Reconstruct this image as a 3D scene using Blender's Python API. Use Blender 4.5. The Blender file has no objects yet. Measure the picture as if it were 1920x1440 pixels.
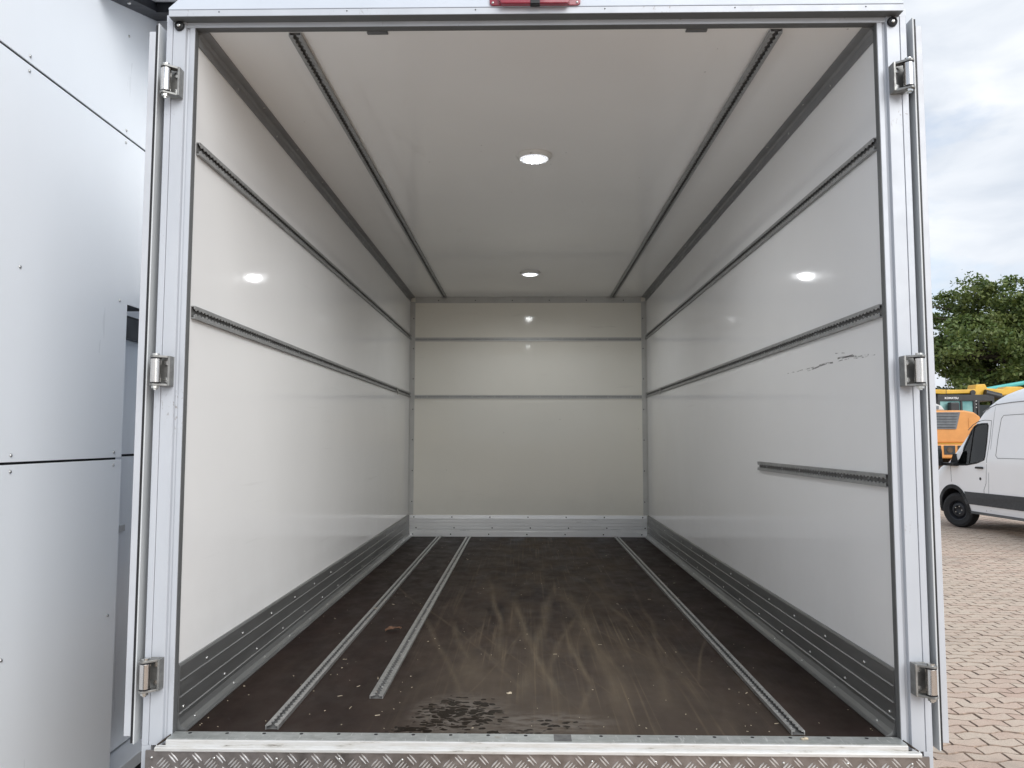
import bpy, bmesh, math, random
import numpy as np
from mathutils import Vector, Matrix
random.seed(7); rng = np.random.default_rng(11)
R = math.radians
scene = bpy.context.scene
COL = scene.collection

# ------------------------------------------------------------------ camera
cam_d = bpy.data.cameras.new('camera'); cam = bpy.data.objects.new('camera', cam_d); COL.objects.link(cam)
cam_d.sensor_fit = 'HORIZONTAL'; cam_d.sensor_width = 36.0
cam_d.lens = 36.0 * 1424.0 / 1920.0
cam_d.clip_start = 0.05; cam_d.clip_end = 2000
pit, yaw, rol = 0.0720, 0.0173, 0.0014
cp, sp, cy, sy = math.cos(pit), math.sin(pit), math.cos(yaw), math.sin(yaw)
fwd = Vector((-sy*cp, cy*cp, sp)); rgt = Vector((cy, sy, 0)); upv = rgt.cross(fwd)
r2 = rgt*math.cos(rol) + upv*math.sin(rol); u2 = -rgt*math.sin(rol) + upv*math.cos(rol)
cam.matrix_world = Matrix(((r2.x, u2.x, -fwd.x, 0), (r2.y, u2.y, -fwd.y, 0), (r2.z, u2.z, -fwd.z, 1.75), (0, 0, 0, 1)))
scene.camera = cam

# ------------------------------------------------------------------ sky, sun, exposure
SUN_DIR = Vector((0.42, -0.70, 0.54)).normalized()      # towards the sun, veiled by cloud
SKY_STRENGTH = 0.10
wd = bpy.data.worlds.new('World'); scene.world = wd; wd.use_nodes = True
nt = wd.node_tree; N = nt.nodes; L = nt.links; N.clear()
out = N.new('ShaderNodeOutputWorld'); bg = N.new('ShaderNodeBackground'); bg.inputs['Strength'].default_value = SKY_STRENGTH
sky = N.new('ShaderNodeTexSky'); sky.sky_type = 'NISHITA'; sky.sun_disc = False
sky.sun_elevation = math.asin(SUN_DIR.z); sky.sun_rotation = math.atan2(SUN_DIR.x, SUN_DIR.y)
tc = N.new('ShaderNodeTexCoord'); mp = N.new('ShaderNodeMapping'); mp.inputs['Scale'].default_value = (1.0, 1.0, 2.2)
n1 = N.new('ShaderNodeTexNoise'); n1.inputs['Scale'].default_value = 3.2; n1.inputs['Detail'].default_value = 7; n1.inputs['Roughness'].default_value = .55
n2 = N.new('ShaderNodeTexNoise'); n2.inputs['Scale'].default_value = 5.0; n2.inputs['Detail'].default_value = 6; n2.inputs['Distortion'].default_value = .4
r1 = N.new('ShaderNodeValToRGB'); r1.color_ramp.elements[0].position = .36; r1.color_ramp.elements[1].position = .52
r1.color_ramp.elements[0].color = (.30,)*3+(1,); r1.color_ramp.elements[1].color = (1, 1, 1, 1)
rc = N.new('ShaderNodeValToRGB'); rc.color_ramp.elements[0].position = .33; rc.color_ramp.elements[1].position = .66
rc.color_ramp.elements[0].color = (.53, .59, .68, 1); rc.color_ramp.elements[1].color = (.87, .895, .93, 1)
sc_ = N.new('ShaderNodeVectorMath'); sc_.operation = 'SCALE'; sc_.inputs['Scale'].default_value = 5.7
mx = N.new('ShaderNodeMix'); mx.data_type = 'RGBA'
L.new(tc.outputs['Generated'], mp.inputs['Vector']); L.new(mp.outputs[0], n1.inputs['Vector']); L.new(mp.outputs[0], n2.inputs['Vector'])
L.new(n1.outputs['Fac'], r1.inputs['Fac']); L.new(n2.outputs['Fac'], rc.inputs['Fac'])
L.new(rc.outputs['Color'], sc_.inputs[0])
L.new(r1.outputs['Color'], mx.inputs['Factor']); L.new(sky.outputs['Color'], mx.inputs['A']); L.new(sc_.outputs['Vector'], mx.inputs['B'])
L.new(mx.outputs['Result'], bg.inputs['Color']); L.new(bg.outputs[0], out.inputs['Surface'])

sun_d = bpy.data.lights.new('sun', 'SUN'); sun_d.energy = 1.2; sun_d.angle = R(50); sun_d.color = (1, .99, .97)
sun = bpy.data.objects.new('sun', sun_d); COL.objects.link(sun)
sun.rotation_euler = (-SUN_DIR).to_track_quat('-Z', 'Y').to_euler()
sun.location = (20, -25, 35)

vs = scene.view_settings; vs.view_transform = 'Standard'; vs.look = 'None'; vs.gamma = 1; vs.use_curve_mapping = False
vs.exposure = 1.06
scene.cycles.max_bounces = 10; scene.cycles.diffuse_bounces = 8; scene.cycles.glossy_bounces = 4
scene.cycles.caustics_reflective = False; scene.cycles.caustics_refractive = False
scene.cycles.use_denoising = True

# ------------------------------------------------------------------ material helpers
MATS = {}
class NT:
    def __init__(s, name):
        m = bpy.data.materials.new(name); m.use_nodes = True; s.m = m; s.n = m.node_tree.nodes; s.l = m.node_tree.links
        s.b = s.n['Principled BSDF']; MATS[name] = m
    def new(s, t, **kw):
        n = s.n.new(t)
        for k, v in kw.items():
            if k in n.inputs: n.inputs[k].default_value = v
            else: setattr(n, k, v)
        return n
    def link(s, a, b): s.l.new(a, b)
    def val(s, x):
        v = s.new('ShaderNodeValue'); v.outputs[0].default_value = x; return v.outputs[0]
    def math(s, op, a, b=None, c=None, clamp=False):
        n = s.n.new('ShaderNodeMath'); n.operation = op; n.use_clamp = clamp
        for i, x in enumerate((a, b, c)):
            if x is None: continue
            if isinstance(x, (int, float)): n.inputs[i].default_value = x
            else: s.l.new(x, n.inputs[i])
        return n.outputs[0]
    def pos(s):
        if not hasattr(s, '_p'):
            s._p = s.new('ShaderNodeNewGeometry').outputs['Position']
        return s._p
    def objc(s):
        if not hasattr(s, '_o'):
            s._o = s.new('ShaderNodeTexCoord').outputs['Object']
        return s._o
    def sep(s, v):
        n = s.new('ShaderNodeSeparateXYZ'); s.link(v, n.inputs[0]); return n.outputs
    def map(s, v, scale=(1, 1, 1), loc=(0, 0, 0), rot=(0, 0, 0)):
        n = s.new('ShaderNodeMapping'); n.inputs['Scale'].default_value = scale; n.inputs['Location'].default_value = loc
        n.inputs['Rotation'].default_value = rot; s.link(v, n.inputs['Vector']); return n.outputs[0]
    def noise(s, v, scale, detail=4, rough=.55, dist=0):
        n = s.new('ShaderNodeTexNoise'); n.inputs['Scale'].default_value = scale; n.inputs['Detail'].default_value = detail
        n.inputs['Roughness'].default_value = rough; n.inputs['Distortion'].default_value = dist
        s.link(v, n.inputs['Vector']); return n.outputs['Fac']
    def ramp(s, f, stops):
        n = s.new('ShaderNodeValToRGB'); e = n.color_ramp.elements
        while len(e) < len(stops): e.new(.5)
        for i, (p, c) in enumerate(stops):
            e[i].position = p; c = (c,)*3 if isinstance(c, (int, float)) else c; e[i].color = tuple(c)+(1,)
        s.link(f, n.inputs['Fac']); return n.outputs['Color']
    def mix(s, f, a, b, blend='MIX'):
        n = s.new('ShaderNodeMix'); n.data_type = 'RGBA'; n.blend_type = blend
        for k, x in (('Factor', f), ('A', a), ('B', b)):
            if isinstance(x, (int, float)) and k == 'Factor': n.inputs[0].default_value = x
            elif isinstance(x, (tuple, list)): n.inputs[6 if k == 'A' else 7].default_value = tuple(x)+(1,)
            else: s.link(x, n.inputs[{'Factor': 0, 'A': 6, 'B': 7}[k]])
        return n.outputs[2]
    def bump(s, h, strength=.2, dist=.01):
        n = s.new('ShaderNodeBump'); n.inputs['Strength'].default_value = strength; n.inputs['Distance'].default_value = dist
        s.link(h, n.inputs['Height']); s.link(n.outputs[0], s.b.inputs['Normal']); return n
    def base(s, c):
        if isinstance(c, (tuple, list)): s.b.inputs['Base Color'].default_value = tuple(c)+(1,)
        else: s.link(c, s.b.inputs['Base Color'])
    def rough(s, r):
        if isinstance(r, (int, float)): s.b.inputs['Roughness'].default_value = r
        else: s.link(r, s.b.inputs['Roughness'])

def simple(name, col, rough=.5, metal=0.0, var=.12, scale=6.0, bump=0.0, bscale=200, stretch=(1, 1, 1), spec=None):
    t = NT(name); v = t.map(t.pos(), stretch)
    f = t.noise(v, scale, 5)
    lo = tuple(max(0, c*(1-var)) for c in col); hi = tuple(min(1, c*(1+var)) for c in col)
    t.base(t.ramp(f, [(.3, lo), (.7, hi)]))
    g = t.noise(v, scale*2.3, 4)
    t.rough(t.ramp(g, [(.3, max(0, rough-.07)), (.7, min(1, rough+.07))]))
    t.b.inputs['Metallic'].default_value = metal
    if spec is not None: t.b.inputs['Specular IOR Level'].default_value = spec
    if bump: t.bump(t.noise(v, bscale, 3), bump, .002)
    return t.m

def wall_gloss(name, col, scuff=False, rough=.22):
    """glass-fibre reinforced sandwich panel: gel coat with a faint orange peel"""
    t = NT(name); p = t.pos()
    f = t.noise(p, 1.7, 4); c = t.ramp(f, [(.3, tuple(x*.97 for x in col)), (.7, col)])
    vo_ = t.new('ShaderNodeTexVoronoi'); vo_.inputs['Scale'].default_value = 16; t.link(t.map(p, (1, 1, .7)), vo_.inputs['Vector'])
    sp_ = t.math('LESS_THAN', vo_.outputs['Distance'], .055)
    m = t.math('MULTIPLY', t.math('MULTIPLY', sp_, t.math('GREATER_THAN', t.sep(vo_.outputs['Color'])[0], .86)), .45)
    c = t.mix(m, c, (.22, .21, .2))
    if scuff:
        x, y, z = t.sep(p)
        w = t.math('MULTIPLY', t.math('SUBTRACT', t.noise(t.map(p, (1, 2.2, .1)), 1.5, 2), .5), .03)
        for (y0, z0, y1, z1, wd_, th) in ((3.16, 2.022, 2.34, 2.016, .0016, .52), (2.90, 2.013, 2.66, 2.017, .0028, .42), (2.62, 2.028, 2.38, 2.020, .0030, .43), (2.64, 2.048, 2.52, 2.036, .0014, .50), (2.60, 2.022, 2.42, 2.034, .0014, .5)):
            k = (z1-z0)/(y1-y0)
            zl = t.math('ADD', t.math('MULTIPLY_ADD', t.math('SUBTRACT', y, y0), k, z0), w)
            d = t.math('ABSOLUTE', t.math('SUBTRACT', z, zl))
            near = t.math('LESS_THAN', d, wd_)
            rng_ = t.math('MULTIPLY', t.math('GREATER_THAN', y, min(y0, y1)), t.math('LESS_THAN', y, max(y0, y1)))
            br = t.ramp(t.noise(t.map(p, (1, 4, 9), loc=(0, y0, 0)), 5, 5, .65), [(th-.02, 0.0), (th+.10, .75)])
            c = t.mix(t.math('MULTIPLY', t.math('MULTIPLY', near, rng_), br), c, (.03, .03, .03))
    rub = t.math('MULTIPLY', t.ramp(t.noise(t.map(p, (1, .35, 9), rot=(.05, 0, .05)), 3.2, 5, .6), [(.64, 0.0), (.76, 1.0)]), t.ramp(t.noise(p, .9, 2), [(.45, 0.0), (.65, .22)]))
    c = t.mix(rub, c, (.42, .40, .37))
    grime = t.math('MULTIPLY', t.math('MULTIPLY', t.math('SUBTRACT', 1.55, t.sep(p)[2], clamp=True), .16), t.ramp(t.noise(p, 6, 6, .7), [(.35, 0.0), (.7, 1.0)]))
    c = t.mix(grime, c, (.45, .42, .38))
    t.base(c)
    t.rough(t.ramp(t.noise(p, 5.0, 5), [(.3, rough-.015), (.7, rough+.05)]))
    hh_ = t.math('ADD', t.noise(p, 2.2, 2), t.math('MULTIPLY', t.noise(p, 38, 2), .045)); t.bump(hh_, .05, .02)
    t.b.inputs['Specular IOR Level'].default_value = .36
    return t.m

M_wall = wall_gloss('white_gelcoat', (.885, .885, .88), rough=.05)
M_wall_r = wall_gloss('white_gelcoat_scuffed', (.87, .875, .88), scuff=True, rough=.05)
M_wall_b = wall_gloss('cream_gelcoat', (.86, .84, .76), rough=.06)
M_ceil = wall_gloss('white_gelcoat_ceiling', (.875, .87, .855), rough=.08)
t = NT('painted_aluminium'); p = t.pos()
c = t.ramp(t.noise(t.map(p, (1, 1, .25)), 9, 5), [(.3, (.49, .515, .555)), (.7, (.545, .57, .61))])
sm = t.math('MULTIPLY', t.ramp(t.noise(t.map(p, (1, 1, .5)), 120, 4, .7), [(.58, 0.0), (.66, .8)]), t.ramp(t.noise(t.map(p, (1, 1, .8)), 5.5, 3), [(.60, 0.0), (.70, 1.0)]))
c = t.mix(sm, c, (.16, .12, .085)); t.base(c); t.b.inputs['Metallic'].default_value = .12
t.rough(t.ramp(t.noise(p, 20, 4), [(.3, .36), (.7, .5)])); M_alu = t.m
M_rail = simple('anodised_rail', (.36, .365, .365), .5, .5, .12, 30)
M_frail = simple('floor_rail_aluminium', (.50, .50, .49), .40, .8, .18, 40)
M_kick = simple('ribbed_kick_aluminium', (.28, .285, .285), .42, .8, .12, 14, stretch=(1, .15, 1))
M_trim = simple('grey_aluminium_trim', (.27, .275, .28), .55, .3, .08, 10)
M_corner = simple('light_corner_angle', (.55, .55, .53), .5, .2, .06, 10)
M_chan = simple('dark_rail_channel', (.15, .15, .148), .6, .3, .3, 40)  # channel base coloured dark to stand for the shade under the lips
M_kickb = simple('bright_kick_aluminium', (.86, .86, .85), .34, .5, .05, 8, stretch=(.25, 1, 9))
M_steel = simple('brushed_stainless', (.66, .64, .62), .22, 1.0, .12, 60, stretch=(1, 1, .2))
M_bracket = simple('hinge_bracket_metal', (.30, .30, .29), .5, .8, .2, 50)
M_black = simple('black_rubber', (.012, .012, .014), .55, 0, .2, 20)
M_dark = simple('dark_gap', (.02, .02, .022), .8, 0, .2, 5)
M_bolt = simple('zinc_bolt', (.62, .62, .60), .28, 1.0, .1, 80)
M_skin = simple('door_skin', (.60, .62, .63), .38, 0, .03, 4)
M_white = simple('white_exterior', (.58, .63, .70), .35, 0, .03, 3)

# galvanised plate of the sill
t = NT('galvanised_plate'); p = t.pos()
f = t.noise(t.map(p, (1, 1.5, 1)), 28, 6, .7); c = t.ramp(f, [(.3, (.36, .38, .37)), (.7, (.55, .57, .56))])
scr = t.ramp(t.noise(t.map(p, (30, 4, 1), rot=(0, 0, .6)), 5, 3), [(.62, 0.0), (.70, .7)])
c = t.mix(scr, c, (.72, .73, .72)); rust = t.ramp(t.noise(p, 9, 5), [(.66, 0.0), (.76, .8)])
t.base(t.mix(rust, c, (.30, .21, .12))); t.b.inputs['Metallic'].default_value = .55; t.rough(.42); M_galv = t.m
# worn sill profile
t = NT('worn_white_sill'); p = t.pos()
d = t.ramp(t.noise(t.map(p, (1.2, 1, 14)), 9, 6, .7), [(.42, (.70, .70, .69)), (.60, (.62, .61, .58)), (.70, (.26, .24, .21))])
t.base(d); t.b.inputs['Metallic'].default_value = .35; t.rough(.35); M_sill = t.m
# tread plate
t = NT('chequer_plate_aluminium'); p = t.pos(); g = t.noise(t.map(p, (1, 1, 1)), 22, 6, .65)
t.base(t.ramp(g, [(.3, (.20, .178, .165)), (.7, (.33, .30, .285))])); t.b.inputs['Metallic'].default_value = .8
t.rough(t.ramp(g, [(.3, .3), (.7, .48)])); M_tread = t.m
M_treadbar = simple('chequer_bar_aluminium', (.80, .79, .78), .34, .8, .1, 40)

# plywood floor: phenolic film, dusty wear, drag marks, boot-pressed puddle
t = NT('phenolic_plywood_floor'); p = t.pos(); x, y, z = t.sep(p)
base = t.ramp(t.noise(t.map(p, (3, 1.2, 1)), 3.0, 6, .6), [(.3, (.0105, .0058, .0052)), (.7, (.027, .0165, .0140))])
cen = t.math('MULTIPLY', t.ramp(t.math('ABSOLUTE', t.math('SUBTRACT', x, .16)), [(.30, 1.0), (.72, .12)]), 1.0)
cloud = t.ramp(t.noise(t.map(p, (2.6, .9, 1)), 2.2, 6, .65, .8), [(.36, 0.0), (.68, 1.0)])
dust = t.math('MULTIPLY', t.math('MULTIPLY', cloud, cen), .95)
c = t.mix(dust, base, (.078, .059, .043))
nearf = t.ramp(y, [(.0, 1.0), (1.0, 1.0)])
front = t.math('MULTIPLY', t.math('MULTIPLY', t.math('SUBTRACT', 3.6, y, clamp=True), cen), .52)
c = t.mix(front, c, (.096, .078, .062))
wob = t.math('MULTIPLY', t.math('SUBTRACT', t.noise(t.map(p, (.1, .7, 1)), 1.3, 2), .5), .11)
brk = t.noise(t.map(p, (14, 1.3, 1)), 2.0, 4)
fine = t.noise(t.map(p, (90, 5, 1)), 3.0, 3)
xx = t.math('ADD', x, wob)
CURVES = [(-.02, .10, .00, .035, 2.5, 4.6, .75), (.12, -.16, .04, .025, 2.5, 4.4, .9), (.23, -.07, .02, .018, 2.6, 3.9, .8),
          (.30, .02, -.03, .05, 2.4, 4.8, .5), (.05, .12, .05, .02, 2.6, 4.3, .6), (.46, .06, .03, .03, 2.5, 3.6, .5),
          (-.20, -.05, .03, .06, 2.6, 3.4, .55), (.36, -.10, -.02, .022, 2.7, 4.1, .6), (.60, -.12, .02, .03, 2.4, 3.3, .5),
          (-.10, .02, -.05, .02, 2.9, 4.9, .6), (.16, .20, -.06, .016, 2.35, 3.1, .7), (.52, -.05, -.05, .02, 3.2, 5.2, .4)]
for _i in range(20):
    CURVES.append((random.uniform(-.3, .7), random.uniform(-.40, .40), random.uniform(-.10, .10), random.uniform(.005, .022), random.uniform(2.3, 3.2), random.uniform(3.2, 5.2), random.uniform(.25, .6)))
acc = None
for (a, b_, c2, w_, ya, yb, st) in CURVES:
    u = t.math('SUBTRACT', y, ya)
    cx = t.math('ADD', t.math('MULTIPLY_ADD', u, b_, a), t.math('MULTIPLY', t.math('MULTIPLY', u, u), c2))
    dd = t.math('DIVIDE', t.math('ABSOLUTE', t.math('SUBTRACT', xx, cx)), w_)
    v = t.math('SUBTRACT', 1.0, dd, clamp=True)
    e = t.math('MULTIPLY', t.math('MULTIPLY', t.math('SUBTRACT', y, ya), 4.0, clamp=True), t.math('MULTIPLY', t.math('SUBTRACT', yb, y), 1.6, clamp=True))
    v = t.math('MULTIPLY', t.math('MULTIPLY', v, e), st)
    acc = v if acc is None else t.math('MAXIMUM', acc, v)
acc = t.math('MULTIPLY', acc, t.math('MULTIPLY_ADD', brk, 1.3, -.15, clamp=True))
acc = t.math('MULTIPLY', acc, t.math('MULTIPLY_ADD', fine, .9, .35, clamp=True))
c = t.mix(acc, c, (.185, .148, .100))
for (rz_, sc__, lo_, st_) in ((.10, 75, .58, .42), (-.22, 60, .60, .36), (.42, 80, .62, .45), (-.55, 90, .64, .45), (.02, 36, .60, .28)):
    ln_ = t.ramp(t.noise(t.map(p, (sc__, 1.0, 1), rot=(0, 0, rz_)), 1.0, 3, .5), [(lo_, 0.0), (lo_+.10, st_)])
    ptc = t.ramp(t.noise(t.map(p, (1.4, .7, 1), loc=(sc__, 0, 0)), 1.6, 3), [(.42, 0.0), (.62, 1.0)])
    c = t.mix(t.math('MULTIPLY', t.math('MULTIPLY', ln_, ptc), cen), c, (.165, .128, .085))
# light cross grain scratches
sc1 = t.ramp(t.noise(t.map(p, (2.5, 46, 1), rot=(0, 0, .12)), 4, 4), [(.60, 0.0), (.75, .35)])
c = t.mix(t.math('MULTIPLY', sc1, cen), c, (.11, .095, .08))
# puddle: pooled water broken up by a boot sole
def blob(cx, cyy, rx, ry):
    d = t.math('SQRT', t.math('ADD', t.math('POWER', t.math('DIVIDE', t.math('SUBTRACT', x, cx), rx), 2.0), t.math('POWER', t.math('DIVIDE', t.math('SUBTRACT', y, cyy), ry), 2.0)))
    return t.math('SUBTRACT', 1.0, d, clamp=True)
area = t.math('MAXIMUM', t.math('MAXIMUM', blob(-.20, 2.43, .19, .21), blob(-.02, 2.285, .13, .05)), t.math('MAXIMUM', blob(.06, 2.36, .24, .11), blob(-.30, 2.29, .10, .03)))
warea = t.math('MAXIMUM', blob(-.20, 2.43, .17, .19), t.math('MAXIMUM', blob(-.02, 2.278, .12, .035), t.math('MAXIMUM', blob(-.33, 2.295, .10, .035), t.math('MULTIPLY', blob(.09, 2.345, .10, .06), .55))))
vor = t.new('ShaderNodeTexVoronoi'); vor.feature = 'F1'; vor.inputs['Scale'].default_value = 1.0
wv = t.new('ShaderNodeVectorMath'); wv.operation = 'ADD'
nv = t.new('ShaderNodeTexNoise'); nv.inputs['Scale'].default_value = 14
t.link(p, nv.inputs['Vector']); sv = t.new('ShaderNodeVectorMath'); sv.operation = 'SCALE'; sv.inputs['Scale'].default_value = .05
t.link(nv.outputs['Color'], sv.inputs[0]); t.link(p, wv.inputs[0]); t.link(sv.outputs[0], wv.inputs[1])
t.link(t.map(wv.outputs[0], (36, 60, 1), rot=(0, 0, .25)), vor.inputs['Vector'])
rnd = t.sep(vor.outputs['Color'])[0]
thr = t.math('MULTIPLY', t.math('MULTIPLY_ADD', rnd, .45, .28), t.ramp(warea, [(.0, 0.0), (.10, .55), (.45, 1.2)]))
wet = t.ramp(t.math('SUBTRACT', thr, vor.outputs['Distance']), [(.0, 0.0), (.09, 1.0)])
wet = t.math('MULTIPLY', wet, t.math('GREATER_THAN', t.math('ADD', rnd, t.math('MULTIPLY', warea, 1.0)), .60))
halo = t.math('MULTIPLY', t.ramp(area, [(.0, 0.0), (.5, .8)]), t.ramp(t.noise(t.map(p, (1, 2, 1)), 22, 5), [(.38, 0.0), (.60, 1.0)]))
c = t.mix(t.math('MULTIPLY', halo, .9), c, (.15, .132, .115))
c = t.mix(wet, c, (.010, .006, .004)); t.base(c)
rg = t.ramp(t.noise(t.map(p, (3, 2, 1)), 4, 5), [(.3, .42), (.7, .6)])
rg = t.math('ADD', rg, t.math('MULTIPLY', dust, .18)); rg = t.math('MULTIPLY', rg, t.math('MULTIPLY_ADD', wet, -.75, 1.0)); t.rough(rg)
t.b.inputs['Specular IOR Level'].default_value = .10
hx = t.noise(t.map(p, (1, 1, 1)), 320, 2); t.bump(t.math('MULTIPLY', hx, t.math('SUBTRACT', 1.0, wet)), .12, .001); M_floor = t.m

# ------------------------------------------------------------------ mesh helpers
class MB:
    def __init__(s): s.v = []; s.f = []
    def add(s, vs_, fs):
        o = len(s.v); s.v.extend(tuple(q) for q in vs_); s.f.extend(tuple(i+o for i in f) for f in fs); return s
    def box(s, x0, x1, y0, y1, z0, z1):
        return s.add([(x0, y0, z0), (x1, y0, z0), (x1, y1, z0), (x0, y1, z0), (x0, y0, z1), (x1, y0, z1), (x1, y1, z1), (x0, y1, z1)],
                     [(0, 3, 2, 1), (4, 5, 6, 7), (0, 1, 5, 4), (1, 2, 6, 5), (2, 3, 7, 6), (3, 0, 4, 7)])
    def prism(s, poly, ax, a, b):
        """poly: 2D outline; extruded along axis ax from a to b. x:(y,z) y:(x,z) z:(x,y)"""
        n = len(poly)
        def P(q, w): return {'x': (w, q[0], q[1]), 'y': (q[0], w, q[1]), 'z': (q[0], q[1], w)}[ax]
        A = sum(poly[i][0]*poly[(i+1) % n][1]-poly[(i+1) % n][0]*poly[i][1] for i in range(n))
        if (A < 0) != (ax == 'y'): poly = poly[::-1]
        vv = [P(q, a) for q in poly]+[P(q, b) for q in poly]
        ff = [tuple(range(n))[::-1], tuple(range(n, 2*n))]+[(i, (i+1) % n, n+(i+1) % n, n+i) for i in range(n)]
        if a > b: ff = [f[::-1] for f in ff]
        return s.add(vv, ff)
    def cyl(s, c, ax, r, h, n=16, r2=None):
        r2 = r if r2 is None else r2; c = Vector(c); axv = {'x': Vector((1, 0, 0)), 'y': Vector((0, 1, 0)), 'z': Vector((0, 0, 1))}.get(ax, ax)
        axv = Vector(axv).normalized(); u = axv.orthogonal().normalized(); w = axv.cross(u)
        vv = []
        for k, (rr, hh) in enumerate(((r, -h/2), (r2, h/2))):
            for i in range(n):
                a = 2*math.pi*i/n; vv.append(c+axv*hh+u*(rr*math.cos(a))+w*(rr*math.sin(a)))
        return s.add(vv, [tuple(range(n))[::-1], tuple(range(n, 2*n))]+[(i, (i+1) % n, n+(i+1) % n, n+i) for i in range(n)])
    def tube(s, pts, rads, n=8):
        rings = []; pts = [Vector(q) for q in pts]; vv = []
        for i, q in enumerate(pts):
            d = (pts[min(i+1, len(pts)-1)]-pts[max(i-1, 0)]).normalized(); u = d.cross(Vector((.31, .17, .93))).normalized(); w = d.cross(u)
            for k in range(n):
                a = 2*math.pi*k/n; vv.append(q+u*(rads[i]*math.cos(a))+w*(rads[i]*math.sin(a)))
        m = len(pts); ff = [(i*n+k, i*n+(k+1) % n, (i+1)*n+(k+1) % n, (i+1)*n+k) for i in range(m-1) for k in range(n)]
        ff += [tuple(range(n))[::-1], tuple(range((m-1)*n, m*n))]
        return s.add(vv, ff)
    def lathe(s, prof, c, ax='z', n=32):
        """prof: (r,h) pairs from bottom to top"""
        c = Vector(c); axv = {'x': Vector((1, 0, 0)), 'y': Vector((0, 1, 0)), 'z': Vector((0, 0, 1))}[ax] if isinstance(ax, str) else Vector(ax).normalized()
        u = axv.orthogonal().normalized(); w = axv.cross(u); vv = []
        for (r, h) in prof:
            for i in range(n):
                a = 2*math.pi*i/n; vv.append(c+axv*h+u*(r*math.cos(a))+w*(r*math.sin(a)))
        m = len(prof); ff = [(j*n+i, j*n+(i+1) % n, (j+1)*n+(i+1) % n, (j+1)*n+i) for j in range(m-1) for i in range(n)]
        ff += [tuple(range(n))[::-1], tuple(range((m-1)*n, m*n))]
        return s.add(vv, ff)
    def rivet(s, c, nrm, r=.006, h=.003, n=8):
        s.lathe([(r, 0), (r*.85, h*.6), (r*.4, h)], c, nrm, n); return s
    def mesh(s, name):
        me = bpy.data.meshes.new(name); me.from_pydata(s.v, [], s.f); me.update(); return me
    def build(s, name, mat, parent=None, smooth=False, bevel=0, auto=None, kind=None, loc=None):
        return link_mesh(name, s.mesh(name), mat, parent, smooth, bevel, auto, kind, loc)

def link_mesh(name, me, mat, parent=None, smooth=False, bevel=0, auto=None, kind=None, loc=None):
    if mat is not None and not me.materials: me.materials.append(mat)
    o = bpy.data.objects.new(name, me); COL.objects.link(o)
    if loc is not None: o.location = loc
    if parent is not None:
        o.parent = parent; o.matrix_parent_inverse = world_of(parent).inverted()
    if smooth: me.polygons.foreach_set('use_smooth', [True]*len(me.polygons))
    if auto is not None:
        me.polygons.foreach_set('use_smooth', [True]*len(me.polygons)); me.set_sharp_from_angle(angle=R(auto))
    if bevel:
        b = o.modifiers.new('bevel', 'BEVEL'); b.width = bevel; b.segments = 2; b.limit_method = 'ANGLE'; b.angle_limit = R(40)
    if kind: o['kind'] = kind
    return o
def world_of(o):
    m = Matrix.LocRotScale(o.location, o.rotation_euler, o.scale)
    if o.parent: m = world_of(o.parent) @ o.matrix_parent_inverse @ m
    return m
def thing(name, label, cat, loc=(0, 0, 0), rz=0, group=None):
    o = bpy.data.objects.new(name, None); COL.objects.link(o); o.location = loc; o.rotation_euler = (0, 0, rz); o.empty_display_size = .2
    o['label'] = label; o['category'] = cat
    if group: o['group'] = group
    return o
def local(o):        # mesh coordinates are in the parent's own frame
    o.matrix_parent_inverse = Matrix.Identity(4); return o

# ------------------------------------------------------------------ ground with interlocking pavers
t = NT('paver_concrete'); p = t.pos()
tone = t.noise(t.map(p, (1, 1, 0)), 5.5, 1, .4); big = t.noise(t.map(p, (1, 1, 0)), .33, 3)
isl = t.math('FRACT', t.math('ADD', t.new('ShaderNodeNewGeometry').outputs['Random Per Island'], t.new('ShaderNodeObjectInfo').outputs['Random']))
c = t.ramp(t.math('MULTIPLY_ADD', tone, .6, t.math('MULTIPLY', isl, .5)), [(.26, (.56, .355, .275)), (.5, (.66, .475, .37)), (.74, (.70, .57, .45))])
c = t.mix(t.ramp(big, [(.35, 0.0), (.65, .7)]), c, (.54, .46, .355))
grit = t.noise(p, 160, 4, .8); c = t.mix(.55, c, t.ramp(grit, [(.32, (.20, .155, .125)), (.52, (.50, .41, .33)), (.70, (.74, .65, .55))]))
stain = t.ramp(t.noise(t.map(p, (1, 1, 0)), 1.1, 5), [(.56, 0.0), (.74, .65)]); c = t.mix(stain, c, (.22, .195, .165))
t.base(c); t.rough(.85); t.bump(grit, .5, .004); M_pav = t.m
t = NT('paved_yard_ground'); p = t.pos()
br = t.new('ShaderNodeTexBrick'); br.offset = .5; br.inputs['Scale'].default_value = 1; br.inputs['Brick Width'].default_value = .225; br.inputs['Row Height'].default_value = .112
br.inputs['Mortar Size'].default_value = .006; br.inputs['Color1'].default_value = (.52, .395, .31, 1); br.inputs['Color2'].default_value = (.57, .455, .355, 1); br.inputs['Mortar'].default_value = (.24, .185, .14, 1)
wv = t.new('ShaderNodeVectorMath'); wv.operation = 'ADD'; nv = t.new('ShaderNodeTexNoise'); nv.inputs['Scale'].default_value = 7
t.link(p, nv.inputs['Vector']); sv = t.new('ShaderNodeVectorMath'); sv.operation = 'SCALE'; sv.inputs['Scale'].default_value = .05
t.link(nv.outputs['Color'], sv.inputs[0]); t.link(p, wv.inputs[0]); t.link(sv.outputs[0], wv.inputs[1]); t.link(wv.outputs[0], br.inputs['Vector'])
c = t.mix(t.ramp(t.noise(p, .5, 5), [(.4, 0.0), (.7, .55)]), br.outputs['Color'], (.42, .35, .275))
t.base(c); t.rough(.9); M_ground = t.m
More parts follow.
